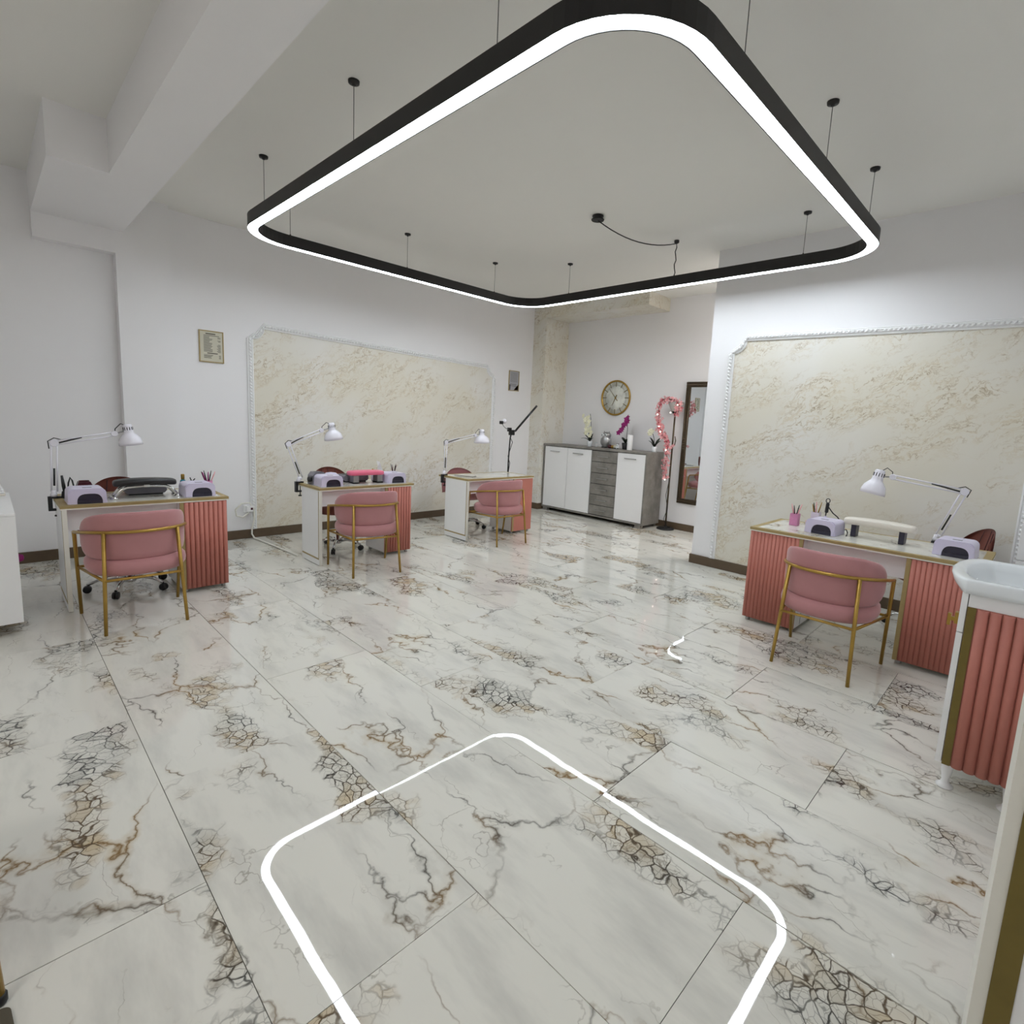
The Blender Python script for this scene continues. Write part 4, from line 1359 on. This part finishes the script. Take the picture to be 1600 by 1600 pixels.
for p in ((0.09, -0.03, 1.80), (-0.205, -0.05, 1.66), (-0.16, -0.06, 1.49), (-0.13, -0.06, 1.415), (-0.02, -0.06, 1.16), (0.0, -0.05, 1.69), (0.0, -0.05, 0.74)):
    bm = bmesh.new()
    sphere(bm, p, 0.009, 8, 5)
    obj('fairy_light', bm, M_glow, gl)

# wall mirror
mi = thing('wall_mirror', 'tall bronze-framed mirror on the alcove wall', 'mirror', (0, 0, 0))
MX0, MX1, MZ0, MZ1 = -3.815, -3.10, 0.40, 2.135
bx('glass', M_mirror, mi, MX0 + 0.06, MX1 - 0.06, YB - 0.022, YB - 0.012, MZ0 + 0.06, MZ1 - 0.06)
for nm, a in (('frame_rail', (MX0, MX1, MZ0, MZ0 + 0.075)), ('frame_rail', (MX0, MX1, MZ1 - 0.075, MZ1)), ('frame_stile', (MX0, MX0 + 0.075, MZ0 + 0.075, MZ1 - 0.075)), ('frame_stile', (MX1 - 0.075, MX1, MZ0 + 0.075, MZ1 - 0.075))):
    x0, x1, z0, z1 = a
    f = bx(nm, M_bronze, mi, x0, x1, YB - 0.030, YB - 0.001, z0, z1, bev=0.006)
    bm = bmesh.new()
    if x1 - x0 > z1 - z0:
        for zz in (z0 + 0.016, z1 - 0.016):
            tube(bm, [(x0 + 0.006, YB - 0.032, zz), (x1 - 0.006, YB - 0.032, zz)], 0.009, 8)
    else:
        for xx in (x0 + 0.016, x1 - 0.016):
            tube(bm, [(xx, YB - 0.032, z0), (xx, YB - 0.032, z1)], 0.009, 8)
    obj('bead', bm, M_gold if False else M_bronze, f)
for xx in (MX0 + 0.0375, MX1 - 0.0375):
    bm = bmesh.new()
    for k in range(5):
        sphere(bm, (xx, YB - 0.034, 1.18 + k * 0.035), 0.022, 8, 5, (1.3, 0.6, 0.9))
    obj('ornament', bm, M_bronze, mi)


# ------------------------------------------------------------------ framed sheets on the left wall
def sheet(name, label, y0, y1, z0, z1, pm, lines, cat='notice'):
    t = thing(name, label, cat, (XL, (y0 + y1) / 2, (z0 + z1) / 2), HP)
    w, h = (y1 - y0) / 2, (z1 - z0) / 2
    for nm, a in (('frame_rail', (-w, w, -h, -h + 0.010)), ('frame_rail', (-w, w, h - 0.010, h)), ('frame_stile', (-w, -w + 0.010, -h + 0.01, h - 0.01)), ('frame_stile', (w - 0.010, w, -h + 0.01, h - 0.01))):
        bx(nm, M_goldband, t, a[0], a[1], -0.014, -0.001, a[2], a[3])
    pg = bx('page', pm, t, -w + 0.010, w - 0.010, -0.008, -0.002, -h + 0.010, h - 0.010)
    bm = bmesh.new()
    for (x0, x1, z, th) in lines:
        box(bm, x0 * w, x1 * w, -0.0088, -0.0081, z * h - th, z * h + th)
    obj('print', bm, M_ink, pg)
    return t


rnd = random.Random(4)
ln = [(-0.45, 0.35, 0.80, 0.006), (-0.62, 0.65, 0.69, 0.003)]
z = 0.61
while z > -0.32:
    ln.append((-0.62, -0.62 + rnd.uniform(0.4, 0.75), z, 0.0025))
    if rnd.random() < 0.8:
        ln.append((0.58 - rnd.uniform(0.0, 0.15), 0.76, z, 0.0025))
    z -= 0.066
ln.append((-0.35, 0.5, -0.42, 0.005))
for z in (-0.54, -0.60, -0.66, -0.72):
    ln.append((-0.62, -0.62 + rnd.uniform(0.5, 0.9), z, 0.0025))
    ln.append((0.60, 0.76, z, 0.0025))
sheet('framed_price_list', 'ivory framed price list on the left wall beside the column', 1.605, 1.833, 1.912, 2.233, M_paper, ln)
ln = [(-0.7, 0.7, 0.8 - k * 0.11, 0.0025) for k in range(9)] + [(-0.7, 0.5, -0.32 - k * 0.1, 0.0025) for k in range(3)]
s2 = sheet('framed_certificate', 'grey framed certificate near the pilaster, gold corner at its foot', 5.97, 6.196, 1.943, 2.262, M_greypaper, ln, 'certificate')
bm = bmesh.new()
v = [bm.verts.new(p) for p in ((0.0, -0.0085, -0.145), (0.1, -0.0085, -0.145), (0.1, -0.0085, -0.05))]
bm.faces.new(v)
bmesh.ops.solidify(bm, geom=bm.faces[:], thickness=0.0008)
obj('gold_corner', bm, M_gold, s2)
bx('dark_corner', M_slate, s2, -0.1, -0.075, -0.0088, -0.008, -0.147, -0.06)

# ------------------------------------------------------------------ socket with its lead
t = thing('wall_socket', 'white wall socket with a red switch low on the left wall', 'socket', (XL, 2.03, 0.338), HP)
bx('face_plate', M_white, t, -0.042, 0.042, -0.012, 0.0, -0.042, 0.042, bev=0.004)
bx('plug', M_white, t, -0.02, 0.045, -0.06, -0.012, -0.03, 0.035, bev=0.006)
bx('switch', M_maroon, t, 0.018, 0.040, -0.0635, -0.06, -0.008, 0.016)
cb_ = tb('power_lead', M_edge, None, [(-6.33, 2.03, 0.30), (-6.34, 1.97, 0.25), (-6.35, 1.91, 0.27), (-6.35, 1.90, 0.34), (-6.345, 1.96, 0.405), (-6.335, 2.04, 0.41), (-6.335, 2.085, 0.34), (-6.34, 2.09, 0.22), (-6.345, 2.065, 0.12), (-6.34, 2.06, 0.05), (-6.29, 2.07, 0.012), (-5.90, 2.105, 0.010), (-5.30, 2.15, 0.010)], 0.009, 8)
tag(cb_, 'white power lead running from the wall socket along the floor to a desk', 'cable')

# ------------------------------------------------------------------ washbasin vanity (front faces -x)
va = thing('vanity_cabinet', 'white vanity cabinet with a salmon fluted side panel and gold strip', 'vanity', (0, 0, 0))
VX0, VX1, VY0, VY1 = -0.182, 0.27, 2.77, 3.31
bx('carcass', M_white, va, VX0 + 0.022, VX1, VY0 + 0.012, VY1 - 0.012, 0.125, 0.79)
pn = bx('side_panel', M_salmon, va, VX0 + 0.024, VX1, VY0, VY0 + 0.0118, 0.125, 0.818)
bx('gold_strip', M_olive, pn, VX0 + 0.024, VX0 + 0.052, VY0 - 0.006, VY0 - 0.0005, 0.125, 0.818)
flute_set(pn, VX0 + 0.054, VX1 - 0.002, VY0 - 0.0005, 0.127, 0.816, 10, M_salmon)
bx('top_rail', M_white, va, VX0 + 0.024, VX1, VY0, VY0 + 0.0118, 0.819, 0.874)
bx('far_panel', M_white, va, VX0 + 0.024, VX1, VY1 - 0.0118, VY1, 0.125, 0.874)
dr = bx('drawer', M_white, va, VX0, VX0 + 0.021, VY0, VY1, 0.708, 0.874)
bm = bmesh.new()
box(bm, VX0 - 0.038, VX0 - 0.026, VY0 + 0.035, VY0 + 0.055, 0.715, 0.765)
box(bm, VX0 - 0.026, VX0, VY0 + 0.038, VY0 + 0.052, 0.736, 0.752)
box(bm, VX0 - 0.014, VX0, VY0 + 0.03, VY0 + 0.06, 0.728, 0.776)
obj('handle', bm, M_gold, dr)
hd = bx('door', M_white, va, VX0, VX0 + 0.021, VY0, VY1, 0.125, 0.702)
for lx in (-0.14, 0.062):
    for ly in (2.825, 3.26):
        lt('leg', M_white, va, [(0.030, 0.0), (0.032, 0.006), (0.018, 0.016), (0.013, 0.03), (0.020, 0.08), (0.022, 0.125)], 16, Matrix.Translation((lx, ly, 0)))
# basin with a bulging front
wb = thing('washbasin', 'white ceramic washbasin with a bulging front on the vanity', 'washbasin', (0, 0, 0.875))


def basin_ring(inset, z, bulge=1.0, n=56):
    pts = []
    yc, hy = (VY0 + VY1) / 2, (VY1 - VY0) / 2 + 0.018 - inset
    xb, xf = VX1 - inset, VX0 + 0.012 + inset
    for k in range(n):
        t_ = k / n * 2 * PI
        c, s = math.cos(t_), math.sin(t_)
        y_ = yc + hy * sgn(s) * min(1, abs(s) ** 0.40)
        if c < 0:
            f = max(0, 1 - ((y_ - yc) / hy) ** 2) ** 0.62
            x = xf - 0.078 * bulge * f
        else:
            x = xf + (xb - xf) * min(1, abs(c) ** 0.35)
        pts.append((x, y_, z))
    return pts


bm = bmesh.new()
rings = []
for inset, z, bu in ((0.06, -0.07, -0.4), (0.035, -0.04, -0.1), (0.015, 0.0002, 0.35), (0.0, 0.0005, 0.55), (0.0, 0.02, 0.85), (0.0, 0.05, 1.0), (0.004, 0.056, 1.0), (0.012, 0.058, 1.0), (0.040, 0.056, 1.0), (0.052, 0.048, 1.0), (0.060, 0.02, 0.95), (0.070, -0.02, 0.7), (0.10, -0.055, 0.3), (0.16, -0.06, 0.0)):
    rings.append([bm.verts.new(p) for p in basin_ring(inset, z, bu)])
for i in range(2, len(rings) - 1):
    n = len(rings[i])
    for k in range(n):
        f = bm.faces.new((rings[i][k], rings[i][(k + 1) % n], rings[i + 1][(k + 1) % n], rings[i + 1][k]))
        f.smooth = True
bm.faces.new(rings[-1])
bmesh.ops.delete(bm, geom=[v for v in bm.verts if not v.link_faces], context='VERTS')
obj('bowl', bm, M_ceramic, wb)
bm = bmesh.new()
yc = (VY0 + VY1) / 2
lathe(bm, [(0.024, 0.055), (0.026, 0.065), (0.020, 0.075), (0.018, 0.15), (0.02, 0.16), (0.004, 0.164)], 18, Matrix.Translation((0.235, yc, 0)))
tube(bm, [(0.23, yc, 0.11), (0.18, yc, 0.125), (0.13, yc, 0.12), (0.125, yc, 0.10)], [0.016, 0.013, 0.012, 0.011], 10)
obj('tap', bm, M_chrome, wb)
lt('drain', M_chrome, wb, [(0.03, -0.0595), (0.03, -0.055), (0.02, -0.054)], 18, Matrix.Translation((0.05, yc, 0)))

# cabinet in the foreground at the right edge
fc = thing('foreground_cabinet', 'white cabinet with a wide gold strip at the near right, before the vanity', 'cabinet', (0, 0, 0))
bx('carcass', M_white, fc, 0.052, 0.40, 1.318, 1.72, 0.04, 1.02)
bx('corner_post', M_edge, fc, 0.030, 0.0515, 1.300, 1.72, 0.02, 1.02)
bx('front_rail', M_white, fc, 0.0516, 0.40, 1.300, 1.3178, 0.02, 1.02)
bx('gold_strip', M_olive, fc, 0.0520, 0.088, 1.2965, 1.2998, 0.02, 1.02)
bx('worktop', M_edge, fc, 0.026, 0.41, 1.29, 1.73, 1.0205, 1.045, bev=0.002)
for lx in (0.09, 0.36):
    for ly in (1.35, 1.68):
        lt('foot', M_silver, fc, [(0.02, 0), (0.022, 0.005), (0.016, 0.04)], 12, Matrix.Translation((lx, ly, 0)))

# white cabinet with stacked paper at the left edge
wc = thing('white_cabinet', 'plain white cabinet cut by the left frame edge', 'cabinet', (-4.41, 0.105, 0), HP)
bx('carcass', M_white, wc, -0.80, 0.0, 0.012, 0.70, 0.085, 0.745)
bx('front', M_white, wc, -0.80, 0.0, 0.0, 0.0118, 0.085, 0.752)
bx('top', M_white, wc, -0.80, 0.0, 0.0, 0.98, 0.7525, 0.77, bev=0.002)
bx('plinth', M_white, wc, -0.76, -0.20, 0.30, 0.66, 0.0, 0.085)
lt('side_hook', M_purple, wc, [(0.02, 0), (0.03, 0.01), (0.022, 0.035), (0.004, 0.04)], 12, Matrix.Translation((0.0, 0.55, 0.37)) @ Matrix.Rotation(HP, 4, 'Y'), label='small magenta knob on the side')
st = thing('towel_stack', 'folded white towels on the plain white cabinet', 'towels', (-5.30, 0.0, 0.7705), HP)
for k in range(4):
    bx('towel', M_cream if k == 0 else M_white, st, -0.26 + 0.004 * k, 0.085 - 0.006 * k, -0.10, 0.10, k * 0.016, k * 0.016 + 0.0155, bev=0.006)

# gold chair leg and mat at the lower left frame corner
t = thing('armchair', 'gold chair leg with a black foot at the lower left frame corner', 'chair', (-1.668, -0.064, 0))
tb('leg', M_gold, t, [(0.006, 0.004, 0.022), (-0.06, -0.02, 0.45)], [0.012, 0.013], 12)
lt('foot_cap', M_blackpl, t, [(0.014, 0.0), (0.016, 0.004), (0.016, 0.022), (0.012, 0.026)], 14, Matrix.Translation((0.006, 0.004, 0)))
tb('leg', M_gold, t, [(-0.50, 0.004, 0.004), (-0.44, -0.02, 0.45)], [0.012, 0.013], 12)
tb('leg', M_gold, t, [(0.006, -0.52, 0.004), (-0.06, -0.48, 0.45)], [0.012, 0.013], 12)
tb('leg', M_gold, t, [(-0.50, -0.52, 0.004), (-0.44, -0.48, 0.45)], [0.012, 0.013], 12)
bx('seat', M_velvet, t, -0.52, 0.0, -0.52, 0.0, 0.44, 0.52, bev=0.03)
bx('backrest', M_velvet, t, -0.50, -0.02, -0.52, -0.46, 0.525, 0.80, bev=0.025)
bm = bmesh.new()
prism(bm, rrect(0.0, 0.8, -0.5, 0.0, 0.02, 6), 0.0015, 0.012, 'z')
# the mat lies clear of the chair foot
mt = obj('floor_mat', bm, M_mat_brown, None)
mt.location = (-1.632, -0.042, 0)
mt.rotation_euler = (0, 0, 0.08)
tag(mt, 'brown rounded mat at the lower left frame corner', 'mat')

# white drawer unit behind the washbasin, at the end of the right wall
wd = thing('drawer_unit', 'white drawer unit behind the washbasin at the right wall', 'cabinet', (0, 0, 0))
bx('carcass', M_white, wd, -0.075, 0.38, 5.02, 5.43, 0.03, 0.95)
for z0, z1 in ((0.05, 0.36), (0.37, 0.68), (0.69, 0.94)):
    d = bx('drawer', M_white, wd, -0.075, 0.38, 5.0, 5.0195, z0, z1, bev=0.002)
    handle(d, 0.08, 0.22, 5.0, (z0 + z1) / 2)
bx('plinth', M_dark, wd, -0.05, 0.36, 5.05, 5.40, 0, 0.03)
